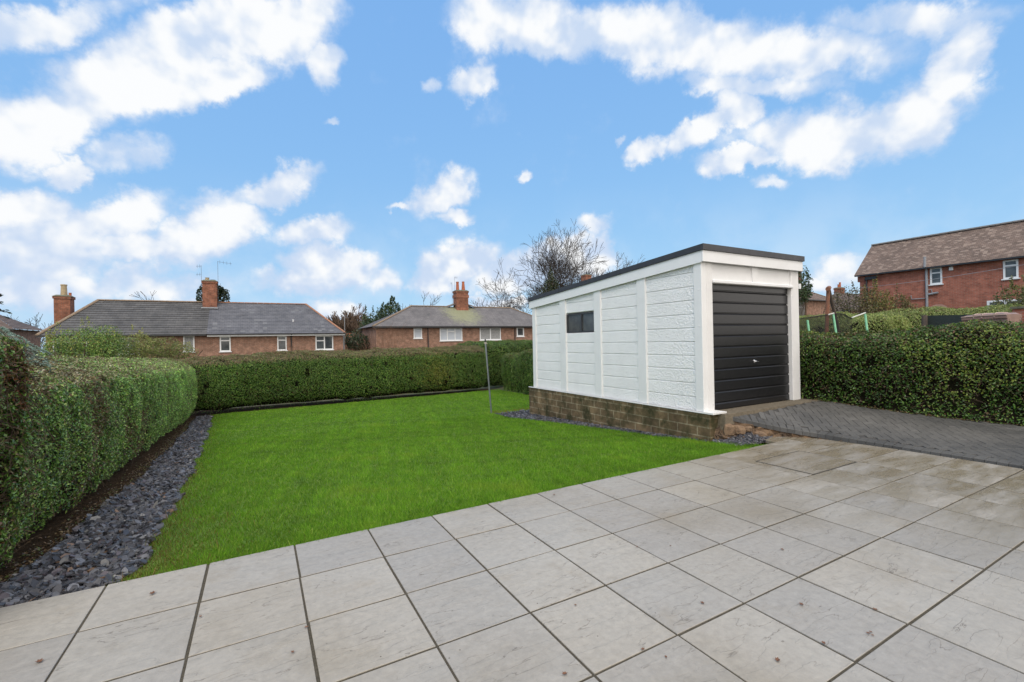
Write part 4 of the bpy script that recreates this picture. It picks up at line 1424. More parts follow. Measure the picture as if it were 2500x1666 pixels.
def lichen_roof():
    """pale grey roof with yellow-green lichen washed down from the chimney"""
    m = R_MID.copy(); m.name = 'pale_grey_tile_lichen'
    nt = m.node_tree; bs = nt.nodes['Principled BSDF']
    src = bs.inputs['Base Color'].links[0].from_socket
    oc = coord(nt)
    mp = nt.nodes.new('ShaderNodeMapping'); mp.vector_type = 'TEXTURE'
    mp.inputs['Location'].default_value = (17.7, 42.0, 4.5); mp.inputs['Scale'].default_value = (1.35, 1.9, 1.4)
    nt.links.new(oc, mp.inputs['Vector'])
    ln = nt.nodes.new('ShaderNodeVectorMath'); ln.operation = 'LENGTH'; nt.links.new(mp.outputs[0], ln.inputs[0])
    nz = tex_noise(nt, oc, 3.2, 10, .8)
    s_ = nt.nodes.new('ShaderNodeMath'); s_.operation = 'MULTIPLY_ADD'; nt.links.new(nz, s_.inputs[0]); s_.inputs[1].default_value = -4.2
    nt.links.new(ln.outputs['Value'], s_.inputs[2])
    f = ramp(nt, s_.outputs[0], [(0.0, (.85, .85, .85)), (.25, (0, 0, 0))])
    ad = nt.nodes.new('ShaderNodeMath'); ad.operation = 'ADD'; nt.links.new(s_.outputs[0], ad.inputs[0]); ad.inputs[1].default_value = 1.35
    f = ramp(nt, ad.outputs[0], [(0.0, (.55, .55, .55)), (.9, (0, 0, 0))])
    nt.links.new(mixc(nt, f, src, (.34, .36, .19)), bs.inputs['Base Color'])
    return m


def mid_house():
    h = empty('house', (18, 43, -2.5), 'hipped brick semi with pale grey roof and lichen below its central chimney', 'house')
    zE = 3.16; vF, vB = 40.0, 46.4; u0, u1 = 8.86, 27.5; vR = 43.2; zR = 5.25
    w = MB(); w.box((u0, vF, -2.6), (u1, vB - .3, zE)); w.build('wall', B_LEFT, h)
    eL, eR, eF, eB = u0 - .35, u1 + .35, vF - .4, vB + .1; rL, rR = 12.95, 24.0
    a = MB()
    courses(a, (eL, eF, zE), (eR, eF, zE), (rL, vR, zR), (rR, vR, zR), .15, .014)
    courses(a, (eL, eB, zE), (eL, eF, zE), (rL, vR, zR), (rL, vR, zR), .15, .014)
    courses(a, (eR, eF, zE), (eR, eB, zE), (rR, vR, zR), (rR, vR, zR), .15, .014)
    courses(a, (eR, eB, zE), (eL, eB, zE), (rR, vR, zR), (rL, vR, zR), .15, .014)
    a.build('roof', lichen_roof(), h)
    a = MB()       # small raised saddle behind the chimney
    for s in (-1, 1):
        a.poly([(18.1, 42.75, 5.72), (18.1, 43.9, 5.72), (18.1 + s * 1.6, 43.9, 5.22), (18.1 + s * 1.6, 42.95, 5.10)])
    a.build('saddle', R_MID, h)
    for runs in ([((eL, eF, zE + .03), (rL, vR, zR + .03)), ((rL, vR, zR + .03), (16.7, vR, zR + .03)), ((16.6, vR, zR + .04), (17.5, vR, 5.6))],
                 [((18.7, vR, 5.6), (19.7, vR, zR + .04)), ((19.6, vR, zR + .03), (rR, vR, zR + .03)), ((rR, vR, zR + .03), (eR, eF, zE + .03))]):
        r = MB()
        for a_, b_ in runs: ridge(r, a_, b_, .105)
        r.build('ridge_tiles', T_RIDGE_OLD, h)
    g = MB(); g.box((eL, eF - .08, zE - .12), (eR, eF + .02, zE - .01)); g.box((u0, eF + .02, zE - .16), (u1, vF, zE - .13))
    for u in (13.5, 22.62): g.tube([(u, vF - .07, zE - .1), (u, vF - .07, -2.4)], .05, 8)
    g.build('gutter', GUTTER, h)
    window(h, 'v', vF, 12.17, 12.95, 2.08, 3.02, (), (), BLIND, frame=.085)
    window(h, 'v', vF, 14.65, 16.89, 1.82, 3.02, (.33, .67), ((.7, .33, .67),), BLIND, frame=.085)
    window(h, 'v', vF, 18.73, 21.02, 1.82, 3.04, (.5,), (), CURTAIN, frame=.085)
    window(h, 'v', vF, 22.85, 23.71, 2.12, 3.05, (), (), GLASS, frame=.12)
    s_ = MB(); s_.box((17.9, 39.2, 1.42), (24.2, 39.99, 1.52)); s_.build('canopy', mat('canopy_felt', (.20, .22, .24), (.27, .28, .30), rough=.7), h)
    chimney(h, (18.08, 43.0), 1.28, .9, 4.4, 6.85, pots=((-.33, .17, .13, .95, POT_RED), (.30, .2, .12, 1.0, POT_RED)))
    k = MB(); k.box((17.38, 42.5, 6.15), (18.78, 43.5, 6.45)); k.build('chimney_band', B_CHIM, h)
    aerial(h, (17.15, 43, 5.3), 2.4, ((.97, -1, .15, 1),)); aerial(h, (17.45, 43, 5.5), 2.8, ((.98, 1, .3, 2),))


def right_house():
    h = empty('house', (37, 7, 1.0), 'tall red brick house with steep brown tiled roof on the rise at right', 'house')
    uF = 34.7; v1 = 14.97; v0 = -4.0; zE = 5.55; uR = 36.9; zR = 7.72
    w = MB(); w.box((uF, v0, .2), (39.2, v1, zE - .02))
    w.poly([(uF, v1, zE - .02), (39.2, v1, zE - .02), (uR, v1, zR - .1)]); w.poly([(uF, v0, zE - .02), (39.2, v0, zE - .02), (uR, v0, zR - .1)])
    w.box((uF - .06, v1 - .3, 5.1), (uF + .2, v1 + .1, 5.46))
    w.build('wall', B_RIGHT, h)
    a = MB()
    courses(a, (uF - .28, v0 - .1, zE - .02), (uF - .28, v1 + .2, zE - .02), (uR, v0 - .1, zR), (uR, v1 + .2, zR), .10, .012)
    courses(a, (39.5, v1 + .2, zE - .02), (39.5, v0 - .1, zE - .02), (uR, v1 + .2, zR), (uR, v0 - .1, zR), .10, .012)
    a.build('roof', R_BROWN, h)
    r = MB(); ridge(r, (uR, v1 + .2, zR + .02), (uR, v0, zR + .02), .12); r.build('ridge_tiles', mat('grey_ridge', (.16, .15, .145), (.12, .115, .11), rough=.85), h)
    g = MB(); g.box((uF - .36, v0, zE - .11), (uF - .27, v1 + .15, zE - .03)); g.tube([(uF - .08, 14.55, 5.35), (uF - .08, 14.55, .5)], .05, 8)
    g.box((uF - .2, 14.0, 5.18), (uF - .01, 14.6, 5.36)); g.build('gutter', GUTTER, h)
    window(h, 'u', uF, 10.83, 11.37, 4.50, 5.47, (), ((.68, 0, 1),), GLASS, frame=.08)
    window(h, 'u', uF, 7.80, 8.36, 4.44, 5.42, (), ((.70, 0, 1),), GLASS, frame=.08)
    window(h, 'u', uF, 6.9, 9.0, 2.2, 3.34, (.33, .67), (), GLASS, frame=.1)
    window(h, 'u', uF, 4.4, 6.4, 2.2, 3.34, (.33, .67), (), GLASS, frame=.1)
    gp = mat('grey_soil_pipe', (.30, .31, .33), (.24, .25, .27), rough=.5)
    p = MB(); p.tube([(uF - .08, 11.52, .6), (uF - .08, 11.52, 5.4), (uF - .34, 11.5, 5.55), (uF - .34, 11.49, 6.15)], .065, 8)
    p.tube([(uF - .08, 11.45, 3.93), (uF - .1, 11.0, 4.0)], .06, 8)
    p.tube([(uF - .06, 11.6, 3.72), (uF - .06, 12.25, 3.72), (uF - .06, 12.27, 3.95)], .028, 6)
    p.tube([(uF - .06, 11.5, 4.2), (uF - .06, 11.3, 4.2), (uF - .06, 11.28, 4.0)], .025, 6)
    p.build('soil_pipe', gp, h)
    p = MB(); p.rbox((uF - .1, 10.34, 5.20), (uF - .005, 10.52, 5.42), .02); p.build('alarm_box', WHITE, h)
    p = MB()
    pts = [(uF - .012, 11.05 + .5 * math.cos(t), 2.9 + .42 * math.sin(t)) for t in np.linspace(0, math.pi, 12)]
    p.poly(pts); p.build('arch_infill', mat('pink_render', (.42, .26, .2), (.36, .22, .17), rough=.9), h)


def small_house():
    # single storey wing seen past the garage
    vF = 27.0
    pL, pC = on_v(1940, 780, vF), on_v(2034, 740, vF)
    h = empty('house', (float(pL[0]), vF + 3, .5), 'low brick house with hipped brown roof just right of the garage', 'house')
    eave = on_v(1990, 733, vF)[2]
    uc = float(on_v(2036, 745, vF)[0]); ul = uc - 9
    w = MB(); w.box((ul, vF, -.5), (uc - .3, vF + 6, eave)); w.build('wall', B_LEFT, h)
    top = on_v(1945, 704, vF)
    a = MB(); zr = eave + 1.9; um = uc - 3.0
    courses(a, (ul, vF - .35, eave), (uc, vF - .35, eave), (ul, vF + 3, zr), (um, vF + 3, zr), .2, .02)
    courses(a, (uc, vF - .35, eave), (uc, vF + 6.3, eave), (um, vF + 3, zr), (um, vF + 3, zr), .2, .02)
    a.build('roof', R_BROWN, h)
    r = MB(); ridge(r, (um, vF + 3, zr + .03), (uc, vF - .35, eave + .03), .1); r.build('ridge_tiles', T_RIDGE_OLD, h)
    g = MB(); g.box((ul, vF - .43, eave - .1), (uc, vF - .34, eave - .01)); g.build('gutter', GUTTER, h)
    wx0, wx1 = float(on_v(1930, 760, vF)[0]), float(on_v(1963, 760, vF)[0])
    window(h, 'v', vF, wx0, wx1, float(on_v(1950, 775, vF)[2]) - .3, float(on_v(1950, 738, vF)[2]), (), ((.72, 0, 1),), CURTAIN, frame=.1)
    c = on_v(1948, 700, vF + 2.5)
    zt = float(on_v(1948, 647, vF + 2.5)[2])
    chimney(h, (float(c[0]) - .1, vF + 2.5), .65, .65, eave, zt, m=brick('dark_chimney_brick', (.17, .065, .045), (.11, .045, .035), (.14, .1, .09)), pots=(), corbel=True)


def far_houses():
    # grey roofed house further off, seen between the small house and the tall one
    Y = 62.0
    p = at(2062, 760, Y); r0 = at(2010, 718, Y); ch = at(2050, 712, Y)
    h = empty('house', (float(p[0]), float(p[1]), 0), 'distant house with dull hipped roof and small chimney between swing frame and tall house', 'house')
    c = Vector((float(p[0]) + 2, float(p[1]), 0)); zE = float(at(2000, 765, Y)[2]); zR = float(at(2060, 716, Y)[2])
    w = MB(); w.box((c.x - 7, c.y - 3, -1), (c.x + 7, c.y + 3, zE)); w.build('wall', B_LEFT, h)
    a = MB()
    x0, x1, y0, y1 = c.x - 7.4, c.x + 7.4, c.y - 3.4, c.y + 3.4
    courses(a, (x0, y0, zE), (x1, y0, zE), (x0 + 3.4, c.y, zR), (x1 - 3.4, c.y, zR), .25, .02)
    courses(a, (x0, y1, zE), (x0, y0, zE), (x0 + 3.4, c.y, zR), (x0 + 3.4, c.y, zR), .25, .02)
    courses(a, (x1, y0, zE), (x1, y1, zE), (x1 - 3.4, c.y, zR), (x1 - 3.4, c.y, zR), .25, .02)
    a.build('roof', R_FAR, h)
    q = at(2049, 705, Y)
    chimney(h, (float(q[0]), float(q[1])), .9, .9, zR - 1, float(at(2050, 704, Y)[2]), pots=((-.2, .12, .11, .5, POT_RED), (.2, .12, .11, .8, POT_RED)))
    # house hidden behind the garage, only its chimney shows above the felt roof
    Y = 58.0; q = at(1434, 690, Y)
    h = empty('house', (float(q[0]), float(q[1]), -2.5), 'house hidden behind the garage with only its orange brick chimney showing', 'house')
    c = Vector((float(q[0]), float(q[1]) + .5, 0))
    w = MB(); w.box((c.x - 6, c.y - 3, -2.6), (c.x + 6, c.y + 3, 3.4)); w.build('wall', B_LEFT, h)
    a = MB()
    courses(a, (c.x - 6.3, c.y - 3.4, 3.4), (c.x + 6.3, c.y - 3.4, 3.4), (c.x - 4, c.y, 5.6), (c.x + 4, c.y, 5.6), .3, .03)
    courses(a, (c.x + 6.3, c.y + 3.4, 3.4), (c.x - 6.3, c.y + 3.4, 3.4), (c.x + 4, c.y, 5.6), (c.x - 4, c.y, 5.6), .3, .03)
    a.build('roof', R_TILE, h)
    chimney(h, (c.x, c.y - .3), .95, .9, 4.5, float(at(1434, 672, Y)[2]))
    # roof corner at the extreme left
    p = at(34, 790, 34)
    h = empty('house', (float(p[0]) - 4, float(p[1]), -2.5), 'house at the far left edge showing only a brown roof corner above the spruce', 'house')
    ue, vf = float(p[0]), float(p[1]); zE = float(at(30, 803, 34)[2])
    w = MB(); w.box((ue - 9, vf + .3, -2.6), (ue - .4, vf + 6, zE)); w.build('wall', B_LEFT, h)
    a = MB()
    courses(a, (ue - 9, vf, zE), (ue, vf, zE), (ue - 9, vf + 3, zE + 1.6), (ue - 2.6, vf + 3, zE + 1.6), .25, .02)
    courses(a, (ue, vf, zE), (ue, vf + 6, zE), (ue - 2.6, vf + 3, zE + 1.6), (ue - 2.6, vf + 3, zE + 1.6), .25, .02)
    a.build('roof', R_FAR, h)
    g = MB(); g.box((ue - 9, vf - .06, zE - .12), (ue, vf + .02, zE - .01)); g.build('gutter', GUTTER, h)
    # low red pantiled shed roof between the two semis
    p0, p1 = at(862, 824, 44), at(890, 812, 44)
    h = empty('shed', (float(p0[0]), float(p0[1]), -2), 'low outbuilding with orange pantiled roof between the two hipped houses', 'shed')
    w = MB(); w.box((float(p0[0]) - 1.0, float(p0[1]), -2.5), (float(p0[0]) + 2.5, float(p0[1]) + 2.5, float(p0[2]))); w.build('wall', B_LEFT, h)
    a = MB(); courses(a, (float(p0[0]) - 1.2, float(p0[1]) - .2, float(p0[2])), (float(p0[0]) + 2.7, float(p0[1]) - .2, float(p0[2])),
                      (float(p0[0]) - 1.2, float(p0[1]) + 2, float(p1[2])), (float(p0[0]) + 2.7, float(p0[1]) + 2, float(p1[2])), .2, .03)
    a.build('roof', brick('orange_pantile', (.40, .19, .11), (.31, .14, .08), (.12, .06, .04), .22, .3, .02), h)


left_house(); mid_house(); right_house(); small_house(); far_houses()


# ------------------------------------------------------------------ trees and shrubs
M_bark = mat('grey_bark', (.075, .062, .054), (.045, .039, .035), rough=.95, scale=4)
M_bark_lt = mat('brown_twig', (.16, .105, .07), (.10, .07, .05), rough=.95, scale=4)


def bare_tree(name, label, base, height, spread, seed, levels=5, nkids=(3, 4), trunk_frac=.25, r0=None, m=None, stems=None, up=.35, group=None, cat='tree', minr=.012, side=.75):
    rg = random.Random(seed)
    segs = [[], []]
    r0 = r0 or height * .022
    base = Vector(base)

    def grow(p, d, ln, r, lv):
        n = 3 if lv < 3 else 2
        q = p
        for i in range(n):
            d = (d + Vector((rg.gauss(0, .13), rg.gauss(0, .13), rg.gauss(0, .08) + up * .10))).normalized()
            t = q + d * (ln / n)
            ra = r * (1 - .45 * i / n); rb = r * (1 - .45 * (i + 1) / n)
            segs[0 if lv == 0 else 1].append((q, t, max(ra, minr), max(rb, minr)))
            q = t
            if lv < levels and (i > 0 or lv > 0) and rg.random() < side:
                for _ in range(1 if lv > 0 else 1):
                    a = rg.uniform(0, 6.283); x = d.orthogonal().normalized(); y = d.cross(x)
                    dd = (d * rg.uniform(.55, .9) + (x * math.cos(a) + y * math.sin(a)) * rg.uniform(.5, .85) * spread + Vector((0, 0, up * .3))).normalized()
                    grow(q, dd, ln * rg.uniform(.55, .78), rb * .62, lv + 1)
        if lv < levels:
            for _ in range(rg.randint(*nkids) - 1):
                a = rg.uniform(0, 6.283); x = d.orthogonal().normalized(); y = d.cross(x)
                dd = (d + (x * math.cos(a) + y * math.sin(a)) * rg.uniform(.25, .6) * spread).normalized()
                grow(q, dd, ln * rg.uniform(.6, .82), r * .52, lv + 1)
    for sdir in (stems or [(0, 0, 1)]):
        grow(base, Vector(sdir).normalized(), height * trunk_frac, r0, 0)
    # scale the whole skeleton to the wanted height
    zs_ = sorted(s[1].z for sg in segs for s in sg); zmax = zs_[int(len(zs_) * .985)] - base.z
    k = height / zmax
    root = empty(name, base, label, cat, group)
    for nm, sg in (('trunk', segs[0]), ('branches', segs[1])):
        if not sg: continue
        P0 = np.array([base + (s[0] - base) * k for s in sg]); P1 = np.array([base + (s[1] - base) * k for s in sg])
        ra = np.array([s[2] for s in sg]); rb = np.array([s[3] for s in sg])
        n_ = len(sg); d = norm(P1 - P0); x = norm(np.cross(d, np.array([.31, .22, .92]))); y = np.cross(d, x)
        kk = 6 if nm == 'trunk' else 4
        Vs = []
        for q in range(kk):
            c, s_ = math.cos(q * 6.2832 / kk), math.sin(q * 6.2832 / kk)
            o = x * c + y * s_
            Vs += [P0 + o * ra[:, None], P1 + o * rb[:, None]]
        V = np.stack(Vs, 1).reshape(-1, 3); b = np.arange(n_)[:, None] * (2 * kk)
        F = np.concatenate([b + np.array([[2 * q, (2 * q + 2) % (2 * kk), (2 * q + 3) % (2 * kk), 2 * q + 1]]) for q in range(kk)])
        mesh_np(nm, V, F, m or M_bark, root, smooth=True)
    return root


def leafy(name, label, cat, blobs, n, L, W, cols, wts, base, shoots=0, group=None, trunk=True, jit=.9, shoot_cols=None, inner=True):
    """blobs: (centre, radii) ellipsoids; leaves through their outer volume, dark stems inside"""
    root = empty(name, base, label, cat, group)
    vol = np.array([b[1][0] * b[1][1] * b[1][2] for b in blobs]) ** .75
    k = RNG.choice(len(blobs), n, p=vol / vol.sum())
    C = np.array([b[0] for b in blobs])[k]; R = np.array([b[1] for b in blobs])[k]
    d = norm(RNG.normal(0, 1, (n, 3)))
    rr = (1 - np.abs(RNG.normal(0, .2, (n, 1)))).clip(.2, 1.05)
    rr = rr * (1 + .16 * wob(C + d * R, 3.0)[:, None] + .1 * wob(C + d * R, 8.0, 3)[:, None])
    P = C + d * R * rr
    h = wob(P, 4.5, 7)
    keep = (h < .75) | (RNG.random(n) < .3)
    P, d = P[keep], d[keep]
    c = palette(len(P), cols, wts, .3) * (1 + .22 * wob(P, 1.6, 2)[:, None])
    V, F = leaves(P, d, L, W, jit)
    mcol = np.repeat(c, 4, 0)
    if shoots:
        for _ in range(shoots):
            b = blobs[RNG.integers(0, len(blobs))]
            q = np.array(b[0]) + np.array([RNG.uniform(-.7, .7) * b[1][0], RNG.uniform(-.7, .7) * b[1][1], b[1][2] * .7])
            ln = b[1][2] * RNG.uniform(.4, 1.0)
            m_ = 36
            t = RNG.random((m_, 1))
            lean = np.array([RNG.normal(0, .15), RNG.normal(0, .15), 1.0])
            pp = q + lean * ln * t + RNG.normal(0, .045, (m_, 3)) * (1.3 - t)
            v2, f2 = leaves(pp, RNG.normal(0, 1, (m_, 3)), L, W, .9)
            F = np.concatenate([F, f2 + len(V)]); V = np.concatenate([V, v2])
            mcol = np.concatenate([mcol, np.repeat(palette(m_, shoot_cols or cols, [1] * len(shoot_cols or cols)), 4, 0)])
    mesh_np('foliage', V, F, M_leaf, root, col=mcol)
    # stems from the base into the crown
    m_ = 60
    kb = RNG.integers(0, len(blobs), m_)
    p1 = np.array([b[0] for b in blobs])[kb] + RNG.normal(0, .45, (m_, 3)) * np.array([b[1] for b in blobs])[kb]
    p0 = np.repeat(np.array([base], float), m_, 0) + RNG.normal(0, .06, (m_, 3)) * np.array([1, 1, 0])
    V, F = sticks(p0, p1, RNG.uniform(.01, .025, m_) * max(1, abs(blobs[0][1][2]) * .6))
    mesh_np('stems' if not trunk else 'trunk', V, F, M_twig, root)
    return root


def conifer(name, label, base, height, radius, cols, wts, n=9000, L=.35, W=.12, seed=1, droop=.25, group=None):
    root = empty(name, base, label, 'tree', group)
    base = np.array(base, float)
    t = RNG.random(n) ** .8                      # 0 top .. 1 bottom
    lay = np.round(t * height / .6) * .6 / height
    t = t * .35 + lay * .65
    ang = RNG.uniform(0, 6.283, n)
    lob = 1 + .25 * np.sin(ang * 5 + lay * 40) + .15 * np.sin(ang * 9 + lay * 77)
    rad = radius * (t * .95 + .03) * np.sqrt(RNG.random(n)) * lob
    P = base + np.stack([np.cos(ang) * rad, np.sin(ang) * rad, height * (1 - t) - rad * droop], 1)
    out = np.stack([np.cos(ang), np.sin(ang), np.full(n, -.2)], 1)
    nn = norm(np.cross(out, RNG.normal(0, 1, (n, 3))) + np.array([0, 0, .5]))
    a = norm(out + RNG.normal(0, .35, (n, 3))); b = np.cross(nn, a)
    LL = L * RNG.uniform(.5, 1.3, (n, 1)); WW = W * RNG.uniform(.6, 1.3, (n, 1))
    V = np.stack([P - a * LL * .5, P + b * WW * .5, P + a * LL * .5, P - b * WW * .5], 1).reshape(-1, 3)
    mesh_np('foliage', V, np.arange(4 * n).reshape(-1, 4), M_leaf, root, col=np.repeat(palette(n, cols, wts, .3), 4, 0))
    p = MB(); p.tube([tuple(base), tuple(base + np.array([0, 0, height * .97]))], [height * .022, .02], 8); p.build('trunk', M_bark, root)


def gz(p): return float(terrain(np.array(p[0]), np.array(p[1])))


# large bare tree behind the garage
b = at(1385, 833, 76); base = (float(b[0]), float(b[1]), -3.0)
bare_tree('bare_tree', 'large leafless tree with spreading branches rising behind the white garage', base, float(at(1380, 592, 76)[2]) + 3.0, 1.05, 21,
          levels=6, nkids=(2, 3), trunk_frac=.24, r0=.40, stems=[(.10, 0, 1), (-.34, .1, .95), (.30, -.1, .95)], up=.36, minr=.019, side=.85)
b = at(1300, 833, 70); base = (float(b[0]), float(b[1]), -3.0)
bare_tree('bare_tree', 'lower leafless tree at the left foot of the large bare tree beside the garage roof', base, float(at(1300, 690, 70)[2]) + 3.0, 1.0, 5,
          levels=6, nkids=(2, 3), trunk_frac=.24, r0=.3, stems=[(.1, 0, 1), (-.35, .1, .9)], up=.3, minr=.018, side=.75)
b = at(1352, 833, 60)
leafy('conifer', 'dark pointed conifer in front of the large bare tree behind the garage', 'tree',
      [(tuple(at(1345, 676, 60)), (.45, .45, 1.0)), (tuple(at(1346, 697, 60)), (.95, .8, 1.1)), (tuple(at(1347, 722, 60)), (1.6, 1.2, 1.3)), (tuple(at(1350, 755, 60)), (2.2, 1.6, 1.9)), (tuple(at(1352, 800, 60)), (2.5, 1.8, 2.4))],
      9000, .26, .12, [(.03, .045, .018), (.05, .068, .025), (.07, .08, .032), (.08, .065, .04)], [3, 3, 1.5, 1], (float(b[0]), float(b[1]), -3.0), shoots=10)
for (x, ytop, Y, sp, sd, lab, lv) in ((420, 722, 62, 1.1, 31, 'bare treetop just showing over the ridge of the tiled half roof', 4),
                                      (1058, 722, 64, 1.1, 33, 'small bare tree behind the roof left of the lichen stained chimney', 4),
                                      (95, 780, 58, 1.2, 35, 'dark bare tree between the spruce and the left house roof', 4),
                                      (40, 775, 62, 1.2, 36, 'faint bare tree behind the spruce at the far left', 4)):
    b = at(x, 833, Y); base = (float(b[0]), float(b[1]), -3.0)
    bare_tree('bare_tree', lab, base, float(at(x, ytop, Y)[2]) + 3.0, sp, sd, levels=lv + 1, trunk_frac=.26, up=.35, minr=.02, nkids=(2, 3), side=.6)
# brown bare thicket between the two houses
for (x, ytop, Y, sd, lab) in ((850, 767, 56, 41, 'brown leafless thicket tree right of the slate roof end'), (880, 778, 58, 43, 'twiggy grey brown tree in the gap between the two hipped houses'),
                              (835, 782, 60, 44, 'low leafless tree close to the red hip of the slate roof')):
    b = at(x, 833, Y); base = (float(b[0]), float(b[1]), -3.0)
    bare_tree('bare_tree', lab, base, float(at(x, ytop, Y)[2]) + 3.0, .9, sd, levels=5, nkids=(3, 4), trunk_frac=.22, up=.7, m=M_bark_lt, minr=.028,
              stems=[(.2, 0, 1), (-.25, .1, 1), (0, .2, 1)])
# evergreen left of the pale grey roof
b = at(935, 833, 37)
leafy('evergreen_tree', 'loose dark evergreen tree at the left hip of the pale grey roof', 'tree',
      [(tuple(at(952, 775, 48)), (1.5, 1.3, 1.5)), (tuple(at(930, 800, 47)), (1.9, 1.4, 1.5)), (tuple(at(915, 825, 46)), (2.0, 1.4, 2.0)), (tuple(at(962, 757, 48)), (.7, .6, .9)), (tuple(at(940, 765, 48)), (.7, .6, .8))],
      7000, .22, .11, [(.03, .065, .022), (.05, .085, .03), (.075, .105, .05)], [3, 3, 1.5], (float(at(930, 833, 46)[0]), float(at(930, 833, 46)[1]), -2.4), shoots=12)
leafy('evergreen_shrub', 'low dark green bush between the slate roof end and the evergreen tree', 'shrub',
      [(tuple(at(860, 830, 42)), (1.4, 1.0, .7)), (tuple(at(885, 838, 42)), (1.6, 1.0, .8))],
      2600, .16, .08, [(.025, .05, .02), (.04, .07, .025), (.06, .06, .035)], [3, 3, 2], (float(at(870, 833, 42)[0]), float(at(870, 833, 42)[1]), -2.4))


def twig_bush(label, x, ytop, ybot, Y, wpx, n, m, seed, group=None):
    """upright twiggy leafless shrub"""
    r = np.random.default_rng(seed)
    c = at(x, ybot, Y); zt = float(at(x, ytop, Y)[2]); zb = gz(c)
    wd = wpx / FPX * Y * .5
    root = empty('bare_shrub', (float(c[0]), float(c[1]), zb), label, 'shrub', group)
    H = zt - zb
    p0 = np.stack([c[0] + r.normal(0, wd * .25, n), c[1] + r.normal(0, wd * .25, n), np.full(n, zb)], 1)
    off = np.stack([r.normal(0, wd * .42, n), r.normal(0, wd * .4, n), H * r.uniform(.6, 1.0, n)], 1)
    p1 = p0 + off * .5 + r.normal(0, .03, (n, 3)); p2 = p0 + off + r.normal(0, .06, (n, 3))
    V1, F1 = sticks(p0, p1, r.uniform(.007, .014, n)); V2, F2 = sticks(p1, p2, r.uniform(.005, .009, n))
    k = r.integers(0, n, n * 2); t = r.random((n * 2, 1))
    q0 = p1[k] * (1 - t) + p2[k] * t; q1 = q0 + (off[k] / np.linalg.norm(off[k], axis=1, keepdims=True) + r.normal(0, .5, (n * 2, 3))) * r.uniform(.1, .35, (n * 2, 1)) * H * .4
    V3, F3 = sticks(q0, q1, r.uniform(.004, .007, n * 2))
    mesh_np('branches', np.concatenate([V1, V2, V3]), np.concatenate([F1, F2 + len(V1), F3 + len(V1) + len(V2)]), m, root)


M_red_twig = mat('reddish_twig', (.24, .13, .08), (.14, .08, .05), rough=.95, scale=3)
twig_bush('reddish brown upright leafless shrub before the left end of the pale roofed house', 945, 788, 850, 33, 105, 130, M_red_twig, 3)
twig_bush('small bare shrub under the narrow window of the slate roofed half', 715, 838, 860, 30, 46, 45, M_red_twig, 4)
twig_bush('sparse bare twigs left of the narrow window and the small bare shrub', 678, 845, 860, 30, 30, 26, M_red_twig, 6)

# ivy over the back of the chimney
iv = [((-2.55, 43.75, 5.6), (.5, .35, 1.15)), ((-3.0, 43.75, 6.2), (.6, .3, .55)), ((-3.95, 43.75, 5.5), (.35, .3, 1.0))]
leafy('ivy', 'dark ivy growing up behind the tall middle chimney of the left house', 'plant', iv, 2600, .14, .11,
      [(.02, .045, .014), (.035, .06, .02), (.055, .05, .025)], [3, 3, 1], (-3.2, 43.9, 5.0), trunk=False)
# shrubs behind the left hedge
c1 = at(205, 855, 15.0)
leafy('garden_shrub', 'fresh green leafy shrub with upright shoots before the tiled half of the left house', 'shrub',
      [(tuple(at(195, 845, 15)), (.75, .7, .62)), (tuple(at(250, 838, 15)), (.6, .6, .6)), (tuple(at(155, 870, 15)), (.7, .6, .5)), (tuple(at(270, 860, 15)), (.6, .6, .6)), (tuple(at(215, 885, 15)), (1.0, .7, .6)), (tuple(at(140, 860, 15)), (.4, .4, .5))],
      15000, .055, .03, [(.07, .15, .03), (.13, .23, .045), (.20, .29, .06), (.27, .28, .07)], [3, 4, 2.5, 1.2], (float(c1[0]), float(c1[1]), -.6), shoots=26,
      shoot_cols=[(.24, .29, .06), (.32, .32, .08)])
c1 = at(365, 850, 17.5)
leafy('garden_shrub', 'olive green rounded shrub right of the taller fresh green shrub behind the left hedge', 'shrub',
      [(tuple(at(340, 845, 17.5)), (.85, .7, .5)), (tuple(at(395, 850, 17.5)), (.85, .7, .42)), (tuple(at(430, 860, 17.5)), (.7, .6, .32)), (tuple(at(310, 862, 17.5)), (.7, .6, .5)), (tuple(at(365, 878, 17.5)), (1.3, .7, .5))],
      13000, .055, .03, [(.11, .15, .035), (.18, .22, .05), (.25, .27, .08), (.22, .16, .08)], [3, 4, 2.5, 1.5], (float(c1[0]), float(c1[1]), -.6), shoots=10,
      shoot_cols=[(.26, .28, .07), (.31, .30, .08)])
# shrubs by the tall brick house
for (x, y, Y, r_, cols, lab, sh) in ((2088, 748, 28, (2.0, 1.4, 1.2), [(.09, .065, .04), (.07, .07, .03), (.12, .11, .04)], 'brown and yellow bush at the left corner of the tall brick house', 6),
                                     (2135, 752, 27, (.9, .9, 1.2), [(.20, .17, .05), (.12, .15, .04), (.25, .19, .06)], 'yellowing leafy bush against the tall brick house left of its pipes', 14),
                                     (2200, 752, 27, (.5, .5, .9), [(.18, .15, .06), (.13, .12, .05)], 'thin wispy yellow plant beside the grey pipes of the tall house', 5),
                                     (2486, 728, 22, (.8, .8, .7), [(.15, .15, .05), (.10, .12, .035)], 'yellow green climber at the right edge before the brick wall', 9)):
    c1 = at(x, y, Y)
    leafy('garden_shrub', lab, 'shrub', [(tuple(c1), r_), (tuple(c1 - np.array([.3, .5, r_[2] * .5])), (r_[0] * .9, r_[1] * .9, r_[2] * .8))], int(2600 * r_[0]), .10, .06, cols, [1] * len(cols),
          (float(c1[0]), float(c1[1]), float(c1[2]) - 2.2), shoots=sh, jit=1.2)
